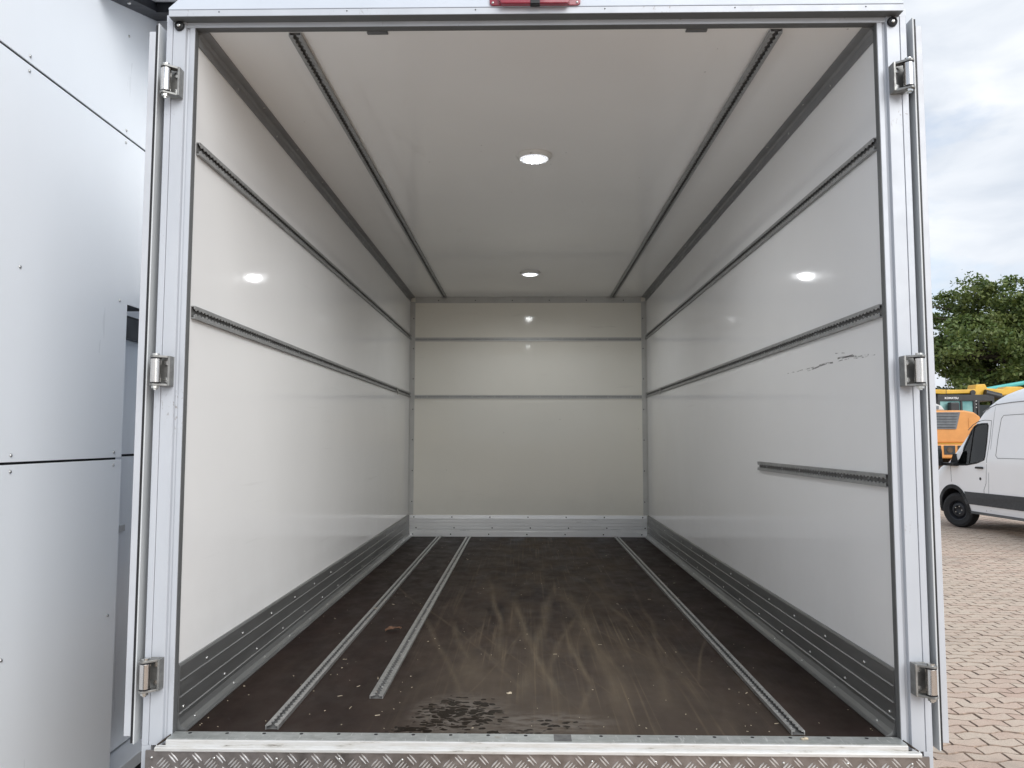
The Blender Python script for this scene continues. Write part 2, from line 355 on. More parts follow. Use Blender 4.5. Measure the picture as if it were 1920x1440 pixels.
t = NT('dark_paver_edge'); t.base(t.ramp(t.noise(t.pos(), 25, 4), [(.35, (.15, .11, .085)), (.7, (.42, .31, .235))])); t.rough(.95); M_pedge = t.m  # bevels and sides coloured darker so the joints stand out
t = NT('joint_sand'); t.base(t.ramp(t.noise(t.pos(), 30, 4), [(.3, (.035, .032, .025)), (.7, (.085, .075, .058))])); t.rough(.95); M_sand = t.m

ground = MB().add([(-400, -300, -.03), (500, -300, -.03), (500, 700, -.03), (-400, 700, -.03)], [(0, 1, 2, 3)]).build('ground', M_ground); ground['kind'] = 'structure'
PLX, PROW, PAMP, PSEG = .205, .103, .0135, 6
def wave(x): # zigzag flank shared by all rows
    u = (x/PLX) % 1.0
    tri = 4*abs(u-.5)-1
    return PAMP*max(-.8, min(.8, tri*1.4))/.8
def paver_outline(x0, gap):
    xs = [x0+gap+(PLX-2*gap)*i/PSEG for i in range(PSEG+1)]
    return [(x, wave(x)+gap) for x in xs]+[(x, PROW+wave(x)-gap) for x in xs[::-1]]
def paver_arrays(x0):
    o1 = paver_outline(x0, .0028); o2 = paver_outline(x0, .0075); n = len(o1)
    vv = [(a, b, -.022) for a, b in o1]+[(a, b, -.006) for a, b in o1]+[(a, b, 0) for a, b in o2]
    ff = [(j*n+i, j*n+(i+1) % n, (j+1)*n+(i+1) % n, (j+1)*n+i) for j in range(2) for i in range(n)]+[tuple(range(2*n, 3*n))]
    return vv, ff
spots = []
for r in range(int(3.4/PROW), int(21.5/PROW)):
    yy = r*PROW
    a0, a1 = max(1.35, .12*yy), .95*yy+.6
    for i in range(int(a0/PLX), int(a1/PLX)+1):
        spots.append((i*PLX+(PLX/2 if r % 2 else 0), yy, r % 2))
def vis_size(s):
    k = (s[0]+.11)/s[1]; inview = .545 < k < .665 and s[1] > 4.1
    return (0 if inview else 1, s[1])
spots.sort(key=vis_size)
pm = []
for odd in (0, 1):
    vv, ff = paver_arrays(PLX/2*odd)
    me = bpy.data.meshes.new('paver'); me.from_pydata([(a-PLX/2*odd, b, c) for a, b, c in vv], [], ff); me.materials.append(M_pav); me.materials.append(M_pedge); me.polygons.foreach_set('material_index', [1]*(len(ff)-1)+[0]); pm.append(me)
for (x, y, odd) in spots[:300]:
    o = bpy.data.objects.new('paver', pm[odd]); COL.objects.link(o); o.location = (x, y, .0025*random.uniform(-1, 1)); o.rotation_euler = (R(random.uniform(-.6, .6)), R(random.uniform(-.5, .5)), 0)
    o.parent = ground
V = []; F = []
vv0 = [paver_arrays(PLX/2*k) for k in (0, 1)]
for (x, y, odd) in spots[300:]:
    vv, ff = vv0[odd]; o = len(V); dz = random.uniform(-.0025, .0025); tx = random.uniform(-.014, .014); ty = random.uniform(-.014, .014)
    V.extend((a-PLX/2*odd+x, b+y, c+dz+tx*(a-.1)+ty*(b-.05)) for a, b, c in vv); F.extend(tuple(i+o for i in f) for f in ff)
me = bpy.data.meshes.new('far_pavers'); me.from_pydata(V, [], F); me.materials.append(M_pav); me.materials.append(M_pedge); nf = len(vv0[0][1])
me.polygons.foreach_set('material_index', ([1]*(nf-1)+[0])*(len(F)//nf)); o = link_mesh('far_pavers', me, M_pav, ground); o['kind'] = 'stuff'
MB().add([(1.3, 3.3, -.014), (3.9, 3.3, -.014), (21.0, 21.5, -.014), (2.5, 21.5, -.014), (1.3, 11.5, -.014)], [(0, 1, 2, 3, 4)]).build('joint_bed', M_sand, ground)

t = NT('bounce_cut_ground'); t.base(t.ramp(t.noise(t.pos(), 40, 5, .7), [(.3, (.030, .030, .031)), (.7, (.065, .064, .062))])); t.rough(.9); M_bcut = t.m  # added unseen dark ground, cuts bounce light onto the building wall
o = MB().box(-1.80, -.55, -6, 9, -.031, -.004).build('bounce_cut_strip', M_bcut); o['kind'] = 'structure'

# ------------------------------------------------------------------ truck cargo box
XL, XR, YB, ZF, ZC = -1.0245, 1.0755, 6.7156, .896, 3.0134
XC = (XL+XR)/2
YW = 2.268
truck = thing('truck_box', 'empty white box truck cargo body with both rear doors swung open against its sides', 'truck', (XC, 4.5, 0))
MB().box(XL-.03, XR+.03, 2.259, YB+.03, ZF-.025, ZF).build('floor', M_floor, truck)
MB().box(XL-.035, XL, YW, YB, ZF+.001, ZC+.04).build('side_wall', M_wall, truck)
o = MB().box(XR, XR+.035, YW, YB, ZF+.001, ZC+.04).build('side_wall', M_wall_r, truck); o['label'] = 'right inner wall with a black scrape near the door frame'
MB().box(XL-.033, XR+.033, YB, YB+.04, ZF+.001, ZC+.038).build('front_wall', M_wall_b, truck)
MB().box(XL+.0005, XR-.0005, YW-.002, YB-.0005, ZC, ZC+.03).build('ceiling', M_ceil, truck)
# outer shell
MB().box(XL-.052, XL-.036, 2.27, YB+.05, .80, 3.10).build('outer_side_panel', M_white, truck)
MB().box(XR+.036, XR+.052, 2.27, YB+.05, .80, 3.10).build('outer_side_panel', M_white, truck)
MB().box(XL-.05, XR+.05, 2.25, YB+.05, 3.101, 3.13).build('roof', M_white, truck)

# seams where wall sheets meet (visible as faint vertical trims)
def rail_mesh(length, w=.034, h=.012, round_=False):
    """perforated lashing track: C channel whose two lips are scalloped every 25 mm"""
    mb = MB(); hw = w/2; b = .0025; lt = .0026
    mb.box(0, length, -hw+.003, hw-.003, .0005, b)
    mb.box(0, length, -hw, -hw+.0028, 0, b); mb.box(0, length, hw-.0028, hw, 0, b)
    mb.box(0, length, -hw, -hw+.0028, b, h-lt); mb.box(0, length, hw-.0028, hw, b, h-lt)
    step = .025; k = 8; n = int(length/step)*k
    def half(tt):
        ph = (tt+.5) % 1.0-.5; q = .0098**2-(ph*step)**2
        return max(.0048, math.sqrt(q) if q > 0 else 0)
    if hw-.0028 < .0105: pass
    xs = [min(length, i*step/k) for i in range(n+1)]
    if xs[-1] < length: xs.append(length)
    for sgn in (-1, 1):
        vv = []; ff = []
        for xq in xs:
            e = half(xq/step)
            vv += [(xq, sgn*hw, h), (xq, sgn*e, h), (xq, sgn*e, h-lt), (xq, sgn*hw, h-lt)]
        m = len(xs)
        for i in range(m-1):
            a, c_ = i*4, (i+1)*4
            for j in range(4):
                q = (a+j, c_+j, c_+(j+1) % 4, a+(j+1) % 4); ff.append(q if sgn < 0 else q[::-1])
        ff += [(0, 1, 2, 3) if sgn > 0 else (3, 2, 1, 0), tuple((m-1)*4+j for j in ((3, 2, 1, 0) if sgn > 0 else (0, 1, 2, 3)))]
        mb.add(vv, ff)
    xq = .11
    while xq < length-.05:
        mb.rivet((xq, 0, b), (0, 0, 1), .0055, .003); xq += .2
    return mb
def rail(p0, p1, nrm, mat=M_rail, w=.039, h=.012, label=None, chan=None):
    p0, p1, nrm = Vector(p0), Vector(p1), Vector(nrm); d = (p1-p0); ln = d.length; d.normalize(); s = nrm.cross(d)
    me = rail_mesh(ln, w, h).mesh('lashing_rail'); me.materials.append(mat); me.materials.append(chan or M_chan)
    for pf in list(me.polygons)[:6]: pf.material_index = 1
    me.transform(Matrix(((d.x, s.x, nrm.x, p0.x), (d.y, s.y, nrm.y, p0.y), (d.z, s.z, nrm.z, p0.z), (0, 0, 0, 1))))
    o = link_mesh('lashing_rail', me, mat, truck)
    if label: o['label'] = label
    return o
YE = YB-.003
for z_ in (2.650, 2.136):
    rail((XL, YW+.02, z_), (XL, YE, z_), (1, 0, 0)); rail((XR, YE, z_), (XR, YW+.012, z_), (-1, 0, 0))
rail((XR, 3.515, 1.628), (XR, YW+.008, 1.628), (-1, 0, 0), label='short lashing rail stub beside the door frame')
for z_ in (2.632, 2.120): rail((XL+.045, YB, z_), (XR-.045, YB, z_), (0, -1, 0), mat=M_corner, w=.034, h=.007, chan=M_rail)
for x_ in (-.718, .775): rail((x_, YE-.002, ZC), (x_, YW+.004, ZC), (0, 0, -1))
rail((-.745, 2.289, ZF), (-.745, YE-.05, ZF), (0, 0, 1), mat=M_frail)
rail((-.490, 2.560, ZF), (-.490, YE-.05, ZF), (0, 0, 1), mat=M_frail, w=.044, h=.010)
rail((.791, 2.280, ZF), (.791, YE-.05, ZF), (0, 0, 1), mat=M_frail)

# kick plates: ribbed aluminium planks with a coved foot
KP = [(0, 1.086), (.006, 1.086), (.010, 1.080), (.010, 1.0405), (.0135, 1.038), (.010, 1.0355), (.010, .9935), (.0135, .991), (.010, .9885), (.010, .9465), (.0135, .944), (.010, .9400), (.010, .930), (.016, .914), (.026, .903), (.037, .9), (.037, ZF+.0008), (0, ZF+.0008)]
for sgn, xw in ((1, XL), (-1, XR)):
    k = MB().prism([(xw+sgn*(a+.0006), b) for a, b in KP], 'y', YW+.002, YB-.02).build('kick_plate', M_kick, truck)
    rv = MB(); yv = 2.30
    while yv < YB-.1:
        rv.rivet((xw+sgn*.0105, yv+.16, 1.052), (sgn, 0, 0), .0065, .004); rv.rivet((xw+sgn*.0105, yv, .957), (sgn, 0, 0), .0065, .004)
        rv.rivet((xw+sgn*.0205, yv+.06, .9095), (sgn*.7, 0, .7), .005, .003); yv += .31
    rv.build('rivet_row', M_bolt, k, smooth=True, kind='stuff')
KB = [(0, 1.083), (.007, 1.083), (.009, 1.052), (.002, 1.0505), (.002, 1.0465), (.009, 1.045), (.009, 1.021), (.002, 1.0195), (.002, 1.0155), (.009, 1.014), (.009, .992), (.002, .9905), (.002, .9865), (.009, .985), (.009, .964), (.002, .9625), (.002, .9585), (.009, .957), (.009, .943), (.012, .941), (.012, ZF+.001), (0, ZF+.001)]
k = MB().prism([(YB-.0006-a, b) for a, b in KB], 'x', XL+.012, XR-.012).build('kick_plate', M_kickb, truck)
rv = MB()
for i in range(7):
    xv = XL+.05+i*(XR-XL-.1)/6
    rv.rivet((xv, YB-.0088, 1.066), (0, -1, 0), .006, .003); rv.rivet((xv+.02, YB-.0096, .973), (0, -1, 0), .006, .003); rv.rivet((xv-.01, YB-.0126, .918), (0, -1, 0), .006, .003)
rv.build('rivet_row', M_dark, k, smooth=True, kind='stuff')

# angle trims at ceiling and front corners
for sgn, xw in ((1, XL), (-1, XR)):
    pr = [(xw+sgn*.0006, ZC-.040), (xw+sgn*.0035, ZC-.040), (xw+sgn*.006, ZC-.014), (xw+sgn*.014, ZC-.006), (xw+sgn*.040, ZC-.0035), (xw+sgn*.040, ZC-.0006), (xw+sgn*.0006, ZC-.0006)]
    k = MB().prism(pr, 'y', YW+.001, YB-.001).build('ceiling_angle', M_trim, truck)
    rv = MB(); yv = 2.6
    while yv < YB-.1:
        rv.rivet((xw+sgn*.0045, yv, ZC-.026), (sgn, 0, 0), .005, .003); rv.rivet((xw+sgn*.028, yv+.2, ZC-.0048), (0, 0, -1), .005, .003); yv += .42
    rv.build('rivet_row', M_bolt, k, smooth=True, kind='stuff')
    pr = [(xw+sgn*.0006, YB-.0006), (xw+sgn*.0006, YB-.022), (xw+sgn*.0035, YB-.022), (xw+sgn*.0045, YB-.0055), (xw+sgn*.043, YB-.0035), (xw+sgn*.043, YB-.0006)]
    k = MB().prism(pr, 'z', 1.0865, ZC-.042).build('corner_angle', M_corner, truck)
    rv = MB()
    for i in range(7): rv.rivet((xw+sgn*.03, YB-.0045, 1.2+i*.27), (0, -1, 0), .005, .003)
    rv.build('rivet_row', M_dark, k, smooth=True, kind='stuff')
k = MB().box(XL+.044, XR-.044, YB-.004, YB-.0006, ZC-.053, ZC-.0006).build('front_top_angle', M_corner, truck)
rv = MB()
for i in range(6): rv.rivet((XL+.25+i*.33, YB-.0045, ZC-.03), (0, -1, 0), .005, .003)
rv.build('rivet_row', M_dark, k, smooth=True, kind='stuff')

# rear frame: posts, header, sill
def mirror(poly): return [(2*.025-a, b) for a, b in poly]
POST = [(-1.1034, 2.30), (-1.1034, 2.2365), (-1.1015, 2.2352), (-1.0852, 2.2352), (-1.0842, 2.2365), (-1.0842, 2.2415), (-1.0828, 2.2415), (-1.0828, 2.2368), (-1.0822, 2.2362), (-1.0455, 2.2362), (-1.0445, 2.2375), (-1.0430, 2.2475), (-1.0350, 2.2495), (-1.0342, 2.2440), (-1.0330, 2.2430), (-1.0198, 2.2430), (-1.0190, 2.2438), (-1.0190, 2.2675), (-1.036, 2.2676), (-1.036, 2.30)]
MB().prism(POST, 'z', .8696, 3.0290).build('door_post', M_alu, truck)
MB().prism(mirror(POST), 'z', .8696, 3.0290).build('door_post', M_alu, truck)
for x0, x1 in ((-1.1030, -1.0765), (1.1265, 1.1530)):
    MB().box(x0, x1, 2.2355, 2.30, .60, .8690).build('post_foot', M_alu, truck, bevel=.001)
# header: lip over the rebate, soffit strip, chamfered upper face
hd = MB()
hd.prism([(2.205, 3.0298), (2.205, 3.0490), (2.2066, 3.0500), (2.30, 3.0500), (2.30, 3.0136), (2.268, 3.0136), (2.241, 3.0138), (2.2405, 3.0295)], 'x', -1.0835, 1.1320)
hd.build('header', M_alu, truck)
MB().prism([(-1.0850, 3.0508), (1.1330, 3.0508), (1.1335, 3.0560), (1.04, 3.142), (-.99, 3.142), (-1.0855, 3.0560)], 'y', 2.2042, 2.28).build('header_upper_panel', M_white, truck, bevel=.0015)
MB().prism([(-1.1034, 3.0292), (-1.0830, 3.0292), (-1.0830, 3.0506), (-1.1034, 3.0506)], 'y', 2.2352, 2.30).build('post_cap', M_alu, truck)
MB().prism([(1.1325, 3.0292), (1.1534, 3.0292), (1.1534, 3.0506), (1.1325, 3.0506)], 'y', 2.2352, 2.30).build('post_cap', M_alu, truck)
rv = MB()
for i in range(6): rv.rivet((-.93+i*.39, 2.2046, 3.0425), (0, -1, 0), .0022, .0012)
rv.build('rivet_row', M_dark, truck, kind='stuff')
M_mid = simple('dark_frame_grey', (.135, .14, .142), .55, .2, .06, 10)  # grey frame strips, coloured darker to hold the soffit and reveal shade
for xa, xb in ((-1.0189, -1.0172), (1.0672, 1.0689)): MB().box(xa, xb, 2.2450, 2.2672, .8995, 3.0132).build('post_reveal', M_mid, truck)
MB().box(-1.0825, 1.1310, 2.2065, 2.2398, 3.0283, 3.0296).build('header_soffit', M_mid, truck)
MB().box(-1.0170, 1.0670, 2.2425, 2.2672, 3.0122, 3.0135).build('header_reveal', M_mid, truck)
# two lock keeper tabs under the header
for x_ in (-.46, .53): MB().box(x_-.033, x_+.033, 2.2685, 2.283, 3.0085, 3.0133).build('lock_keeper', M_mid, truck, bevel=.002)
# sill
pl = MB().box(-1.0185, 1.0685, 2.2085, 2.262, .8975, .8990).build('sill_plate', M_galv, truck)
rv = MB()
for i in range(19): rv.cyl((-.97+i*.108, 2.2505, .89925), 'z', .0055, .0007, 10)
rv.build('screw_row', M_dark, pl, kind='stuff')
MB().box(.082, .132, 2.2115, 2.2575, .8993, .9003).build('type_plate', M_chan, pl)
MB().prism([(2.262, .8970), (2.2065, .8970), (2.2040, .8950), (2.2030, .8820), (2.2030, .8695), (2.262, .8695)], 'x', -1.0188, 1.0688).build('sill_profile', M_sill, truck, bevel=.0006)
MB().prism([(2.2028, .8835), (2.2000, .8815), (2.1930, .8808), (2.1905, .8785), (2.1905, .8715), (2.1920, .8695), (2.2028, .8695)], 'x', -1.0450, 1.1000).build('sill_lip', M_sill, truck, bevel=.0006)
M_rust = simple('rusty_grime', (.035, .024, .017), .9, 0, .5, 60)
for xa, xb in ((-1.042, -1.0185), (1.096, 1.0685)):
    MB().tube([(xa, 2.2015, .8835), (xa*.4+xb*.6, 2.2150, .8925), (xb, 2.2330, .9005)], [.0020, .0034, .0022], 6).build('corner_grime', M_rust, truck, smooth=True)
# tread plate with five-bar pattern
tp = MB().box(-1.0735, 1.1235, 2.1985, 2.2040, .60, .8692).build('tread_plate', M_tread, truck)
bars = MB()
def bar(cx, cz, ang, ln, hw=.0025, h=.0022):
    ca, sa = math.cos(ang), math.sin(ang); yb = 2.1985
    pts = [(-.5, 0), (-.3, -.75), (0, -1), (.3, -.75), (.5, 0), (.3, .75), (0, 1), (-.3, .75)]
    vo = [(cx+ca*a*ln-sa*b*hw, yb, cz+sa*a*ln+ca*b*hw) for a, b in pts]; vi = [(cx+ca*a*ln*.82-sa*b*hw*.35, yb-h, cz+sa*a*ln*.82+ca*b*hw*.35) for a, b in pts]
    bars.add(vo+vi, [(i, (i+1) % 8, 8+(i+1) % 8, 8+i) for i in range(8)]+[tuple(range(8, 16))])
PX, PZ = .0675, .050
for j in range(4):
    for i in range(33):
        for kk, (ox, oz, ang) in enumerate(((0, 0, R(-47)), (.5, .5, R(47)))):
            cx0 = -1.055+(i+ox)*PX; cz0 = .857-(j+oz)*PZ
            for q in range(4):
                o_ = (q-1.5)*.0086; ln = .036-.003*abs(q-1.5)
                px_, pz_ = cx0-math.sin(ang)*o_, cz0+math.cos(ang)*o_
                if -1.058 < px_ < 1.108 and .62 < pz_ < .859: bar(px_, pz_, ang, ln)
bars.build('raised_bars', M_treadbar, tp, kind='stuff')
rv = MB(); i = 0
while -1.055+i*.1775 < 1.11:
    rv.rivet((-1.055+i*.1775, 2.1985, .850), (0, -1, 0), .0042, .0028, 10); i += 1
rv.build('rivet_row', M_bolt, tp, smooth=True, kind='stuff')

# rubber buffers
for x_, z_ in ((-1.0635, 3.0155), (1.1110, 3.0105)):
    bf = MB().lathe([(.0152, 0), (.0152, .004), (.0138, .008), (.0095, .0105), (.0088, .0075)], (x_, 2.2362, z_), (0, -1, 0), 24).build('rubber_buffer', M_black, truck, auto=40)
    MB().lathe([(.0065, 0), (.0065, .002), (.003, .0035)], (x_, 2.2287, z_), (0, -1, 0), 12).build('screw', M_bolt, bf, smooth=True)

# hinges
def hinge(cx, cz, sg, xin):
    """sg=-1 left post, +1 right post; xin = inner edge of the bracket on the post"""
    y0 = 2.2; yf = 2.2358
    h = MB(); a, b = sorted((cx, xin))
    h.box(a, b, yf-.005, yf, cz-.044, cz+.044)                                   # back plate
    e0, e1 = sorted((xin, xin+sg*.006)); h.box(e0, e1, 2.206, yf-.0052, cz-.044, cz+.044)   # inner flange
    for s in (-1, 1):
        zz = cz+s*.0415
        n = 10; arc = []
        for i in range(n+1):
            an = math.pi*i/n
            arc.append((cx-(-sg)*0+sg*math.sin(an)*.0165, y0-math.cos(an)*.0165))
        poly = [(xin+sg*.0062, 2.208), (xin+sg*.0062, yf-.0053)]+arc[::-1]
        h.prism(poly, 'z', zz-.0032, zz+.0032)
    br = h.build('hinge_bracket', M_bracket, truck, bevel=.0008)
    MB().cyl((cx, y0, cz), 'z', .0145, .070, 28).build('barrel', M_steel, br, auto=40, bevel=.001)
    for s in (-1, 1): MB().cyl((cx, y0, cz+s*.0367), 'z', .0152, .0030, 24).build('washer_ring', M_black, br, auto=40)
    MB().cyl((cx, y0, cz+.0475), 'z', .0105, .0055, 18).build('pin_head', M_bolt, br, auto=40)
    MB().lathe([(.0058, -.0567), (.0058, -.0523), (.011, -.0522), (.011, -.0449)], (cx, y0, cz), 'z', 8).build('pin_nut', M_bolt, br, auto=30)
    for s in (-1, 1):
        MB().cyl((xin+sg*.017, yf-.0085, cz+s*.026), 'y', .0080, .009, 6).build('bolt', M_bolt, br)
    # strap that reaches back to the door leaf
    x2 = cx+sg*.044
    MB().prism([(cx+sg*.004, y0+.008), (cx+sg*.0142, y0-.001), (x2, 2.285), (x2, 2.330), (x2-sg*.004, 2.330), (x2-sg*.004, 2.288)], 'z', cz-.033, cz+.033).build('door_strap', M_bracket, br)
for z_ in (2.828, 1.948, 1.074):
    hinge(-1.0830, z_, -1, -1.0455); hinge(1.1370, z_, 1, 1.0970)

# doors, folded right round so that only their edges face the street
M_edge = simple('door_edge_aluminium', (.54, .56, .595), .45, .1, .05, 8)
for sg, xs in ((-1, (-1.1245, -1.1285, -1.1368, -1.1575)), (1, (1.1705, 1.1750, 1.1815, 1.2000))):
    d = MB().box(*sorted((xs[2], xs[3])), 2.2365, 3.288, .893, 3.000).build('door_leaf', M_edge, truck, bevel=.0015)
    d['label'] = 'left rear door folded flat along the box side' if sg < 0 else 'right rear door folded flat along the box side'
    sk = MB().box(*sorted((xs[0], xs[1])), 2.2330, 3.295, .872, 3.0235).build('outer_skin', M_skin, d, bevel=.0008)
    MB().box(*sorted((xs[1]+sg*.0002, xs[2]-sg*.0002)), 2.2355, 3.290, .874, 3.0195).build('rubber_seal', M_black, d)
    lk = MB(); lk.box(*sorted((xs[0]-sg*.0002, xs[0]-sg*.006)), 2.62, 2.655, .95, 2.95)
    lk.build('lock_bar', M_bracket, d)

# ceiling lamps
t = NT('lamp_lens'); p = t.pos()
vo = t.new('ShaderNodeTexVoronoi'); vo.inputs['Scale'].default_value = 62; t.link(p, vo.inputs['Vector'])
t.base((.9, .92, .95)); t.rough(.2)
e = t.ramp(vo.outputs['Distance'], [(.25, (1, 1, 1)), (.5, (.62, .66, .72))]); t.link(e, t.b.inputs['Emission Color']); t.b.inputs['Emission Strength'].default_value = .42
M_lens = t.m
t = NT('led_chip'); t.base((1, 1, 1)); t.b.inputs['Emission Color'].default_value = (.95, .98, 1, 1); t.b.inputs['Emission Strength'].default_value = 4; M_led = t.m
M_bezel = simple('lamp_bezel_plastic', (.66, .65, .62), .35, 0, .05, 10)
for n_, (x_, y_) in enumerate(((.040, 3.315), (.038, 5.703))):
    bz = MB().lathe([(.080, 0), (.080, -.004), (.074, -.013), (.066, -.019), (.0635, -.017), (.0632, -.010)], (x_, y_, ZC), 'z', 40).build('ceiling_lamp', M_bezel, truck, auto=35)
    bz['label'] = 'round ceiling lamp nearer the doors' if n_ == 0 else 'round ceiling lamp nearer the front wall'
    MB().lathe([(.062, -.0145), (.062, -.0165), (.045, -.0195), (.012, -.0210)], (x_, y_, ZC), 'z', 36).build('lens', M_lens, bz, smooth=True)
    ld = MB()
    for rr, cnt in ((.0, 1), (.021, 6), (.042, 12)):
        for i in range(cnt):
            a = 2*math.pi*i/cnt+.2; ld.cyl((x_+rr*math.cos(a), y_+rr*math.sin(a), ZC-.0222+.0022*(rr/.042)), 'z', .0062, .0012, 8)
    ld.build('led_cluster', M_led, bz, kind='stuff')
    lp = bpy.data.lights.new('lamp_light', 'SPOT'); lp.energy = 10; lp.spot_size = R(172); lp.spot_blend = .6; lp.shadow_soft_size = .03; lp.color = (.97, .99, 1)
    lo = bpy.data.objects.new('lamp_light', lp); COL.objects.link(lo); lo.parent = bz; lo.location = (x_, y_, ZC-.03); lo.matrix_parent_inverse = world_of(bz).inverted()
    for a in (.9, 2.25, 4.5): MB().rivet((x_+.072*math.cos(a), y_+.072*math.sin(a), ZC-.0142), (0, 0, -1), .004, .003).build('screw', M_bolt, bz)

# red brake lamp on the header
t = NT('red_lens'); t.base(t.ramp(t.noise(t.pos(), 30, 3), [(.3, (.22, .012, .03)), (.7, (.30, .02, .045))])); t.rough(.18); t.b.inputs['Coat Weight'].default_value = .5; M_red = t.m
bl = MB().prism([(-.107, 3.058), (-.100, 3.0525), (.158, 3.0515), (.166, 3.057), (.166, 3.082), (.158, 3.088), (-.100, 3.088), (-.107, 3.082)], 'y', 2.1985, 2.2040).build('brake_lamp', M_red, truck, bevel=.0015)
MB().prism([(-.071, 3.0478), (.128, 3.0468), (.134, 3.060), (.134, 3.084), (-.078, 3.084), (-.078, 3.060)], 'y', 2.180, 2.1983).build('lens', M_red, bl, bevel=.003)
MB().box(.0155, .0440, 2.1782, 2.1982, 3.0462, 3.084).build('centre_divider', M_black, bl, bevel=.001)
for x_ in (-.097, .156): MB().rivet((x_, 2.1984, 3.0600), (0, -1, 0), .0042, .003).build('screw', M_bolt, bl, smooth=True)

# chassis below the box
cm = MB()
for x_ in (-.40, .38): cm.box(x_, x_+.07, 2.35, YB, .60, .795)
for y_ in (2.45, 3.6, 4.8, 6.0): cm.box(XL, XR, y_, y_+.06, .7955, .8700)
cm.build('chassis_frame', M_dark, truck)
M_tyre = simple('tyre_rubber', (.018, .018, .019), .8, 0, .2, 30, .3, 90)
M_steelrim = simple('black_steel_rim', (.022, .023, .028), .45, .2, .15, 20)
for x_ in (XL+.16, XR-.16):
    for yy in (4.2,):
        w = MB().lathe([(.20, -.15), (.30, -.155), (.355, -.13), (.372, -.09), (.372, .09), (.355, .13), (.30, .155), (.20, .15)], (x_, yy, .372), 'x', 36).build('wheel', M_tyre, truck, auto=35)
        MB().lathe([(.06, -.12), (.19, -.14), (.20, -.13), (.20, .13), (.19, .14), (.06, .12)], (x_, yy, .372), 'x', 28).build('rim', M_steelrim, w, auto=35)
MB().box(XL+.16, XR-.16, 4.14, 4.26, .31, .43).build('axle', M_dark, truck)

# ------------------------------------------------------------------ loose bits on the truck floor
M_chip = simple('pale_wood_chip', (.50, .43, .32), .8, 0, .3, 90)
ch = MB()
for i in range(250):
    yv = 2.30+4.2*random.random()**1.8; xv = random.uniform(-.93, .98)
    if random.random() < .35: xv = random.choice((-.70, -.44, .745, .84, -.53))+random.gauss(0, .03)
    if random.random() < .12: xv = random.choice((XL+.055, XR-.055))
    ln = random.choice((.001, .0015, .002, .002, .003, .003, .008)); wd_ = random.uniform(.0005, .0013); a = random.uniform(0, math.pi); zz = ZF+.0006
    for rx in (-.745, -.490, .791):
        if abs(xv-rx) < .027: zz = ZF+.0125
    if zz > ZF+.01 and yv < 2.57: continue
    ca, sa = math.cos(a), math.sin(a)
    q = [(-ln, -wd_), (ln, -wd_*.6), (ln*.9, wd_), (-ln*.8, wd_*.8)]; hh = random.uniform(.0008, .002)
    vv = [(xv+ca*u-sa*v, yv+sa*u+ca*v, zz) for u, v in q]+[(xv+ca*u-sa*v, yv+sa*u+ca*v, zz+hh) for u, v in q]
    ch.add(vv, [(3, 2, 1, 0), (4, 5, 6, 7)]+[(j, (j+1) % 4, 4+(j+1) % 4, 4+j) for j in range(4)])
o = ch.build('wood_chips', M_chip); o['kind'] = 'stuff'; o['label'] = 'pale wood chips and crumbs scattered over the dark floor'; o['category'] = 'debris'
def chunk(x_, y_, z_, r_, mat, name, label, cat):
    bm = bmesh.new(); bmesh.ops.create_icosphere(bm, subdivisions=2, radius=1)
    for v in bm.verts:
        k = 1+.35*math.sin(v.co.x*5+v.co.y*3)+.2*math.sin(v.co.z*7+v.co.x*4)
        v.co = Vector((v.co.x*r_*1.6*k, v.co.y*r_*k, max(-.3, v.co.z)*r_*.7*k))
    me = bpy.data.meshes.new(name); bm.to_mesh(me); bm.free()
    o = link_mesh(name, me, mat, smooth=True); o.location = (x_, y_, z_+r_*.2); o['label'] = label; o['category'] = cat
chunk(.735+.06, 2.240, .899, .006, M_chip, 'wood_crumb', 'pale crumb lying on the metal sill below the right floor rail', 'crumb')
chunk(-.052, 2.62, ZF, .0055, M_chip, 'wood_crumb', 'whitish crumb in the middle of the dusty floor', 'crumb')
M_leaf = simple('dry_leaf', (.11, .055, .03), .8, 0, .3, 40)
lf = MB(); n = 8
prof = [0, .55, .85, 1, .9, .7, .4, .12, 0]
vv = []; 
for i in range(n+1):
    u = i/n; w_ = .02*prof[i]; zq = .003+.006*math.sin(u*3.3)
    vv += [(u*.085, -w_, zq+.004*abs(math.sin(u*9))), (u*.085, 0, zq-.002), (u*.085, w_, zq+.005*abs(math.cos(u*7)))]
ff = []
for i in range(n):
    for j in range(2): ff.append((i*3+j, (i+1)*3+j, (i+1)*3+j+1, i*3+j+1))
o = lf.add(vv, ff).build('dry_leaf', M_leaf); o.location = (-.62, 3.42, ZF+.003); o.rotation_euler = (0, 0, .7); o['label'] = 'curled dry brown leaf on the floor between the two left floor rails'; o['category'] = 'leaf'
so = o.modifiers.new('thickness', 'SOLIDIFY'); so.thickness = .0006
# fittings clipped into the lower wall rails near the front wall
for sg, xw, lab in ((1, XL, 'small lashing ring clipped in the left lower wall rail'), (-1, XR, 'small lashing ring clipped in the right lower wall rail')):
    f = thing('lashing_ring', lab, 'fitting', (xw+sg*.012, 5.95, 2.136), group='rings in the wall rails')
    o = MB().box(xw+sg*.0125 if sg > 0 else xw-.022, xw+.022 if sg > 0 else xw-.0125, 5.92, 5.98, 2.126, 2.148).build('clip_body', M_bracket, f, bevel=.002)
    ring = MB(); pts = [(xw+sg*.020, 5.95+.018*math.cos(a), 2.112+.016*math.sin(a)) for a in np.linspace(0, 2*math.pi, 15)]
    ring.tube(pts, [.0028]*15, 6).build('ring', M_bolt, f, smooth=True)

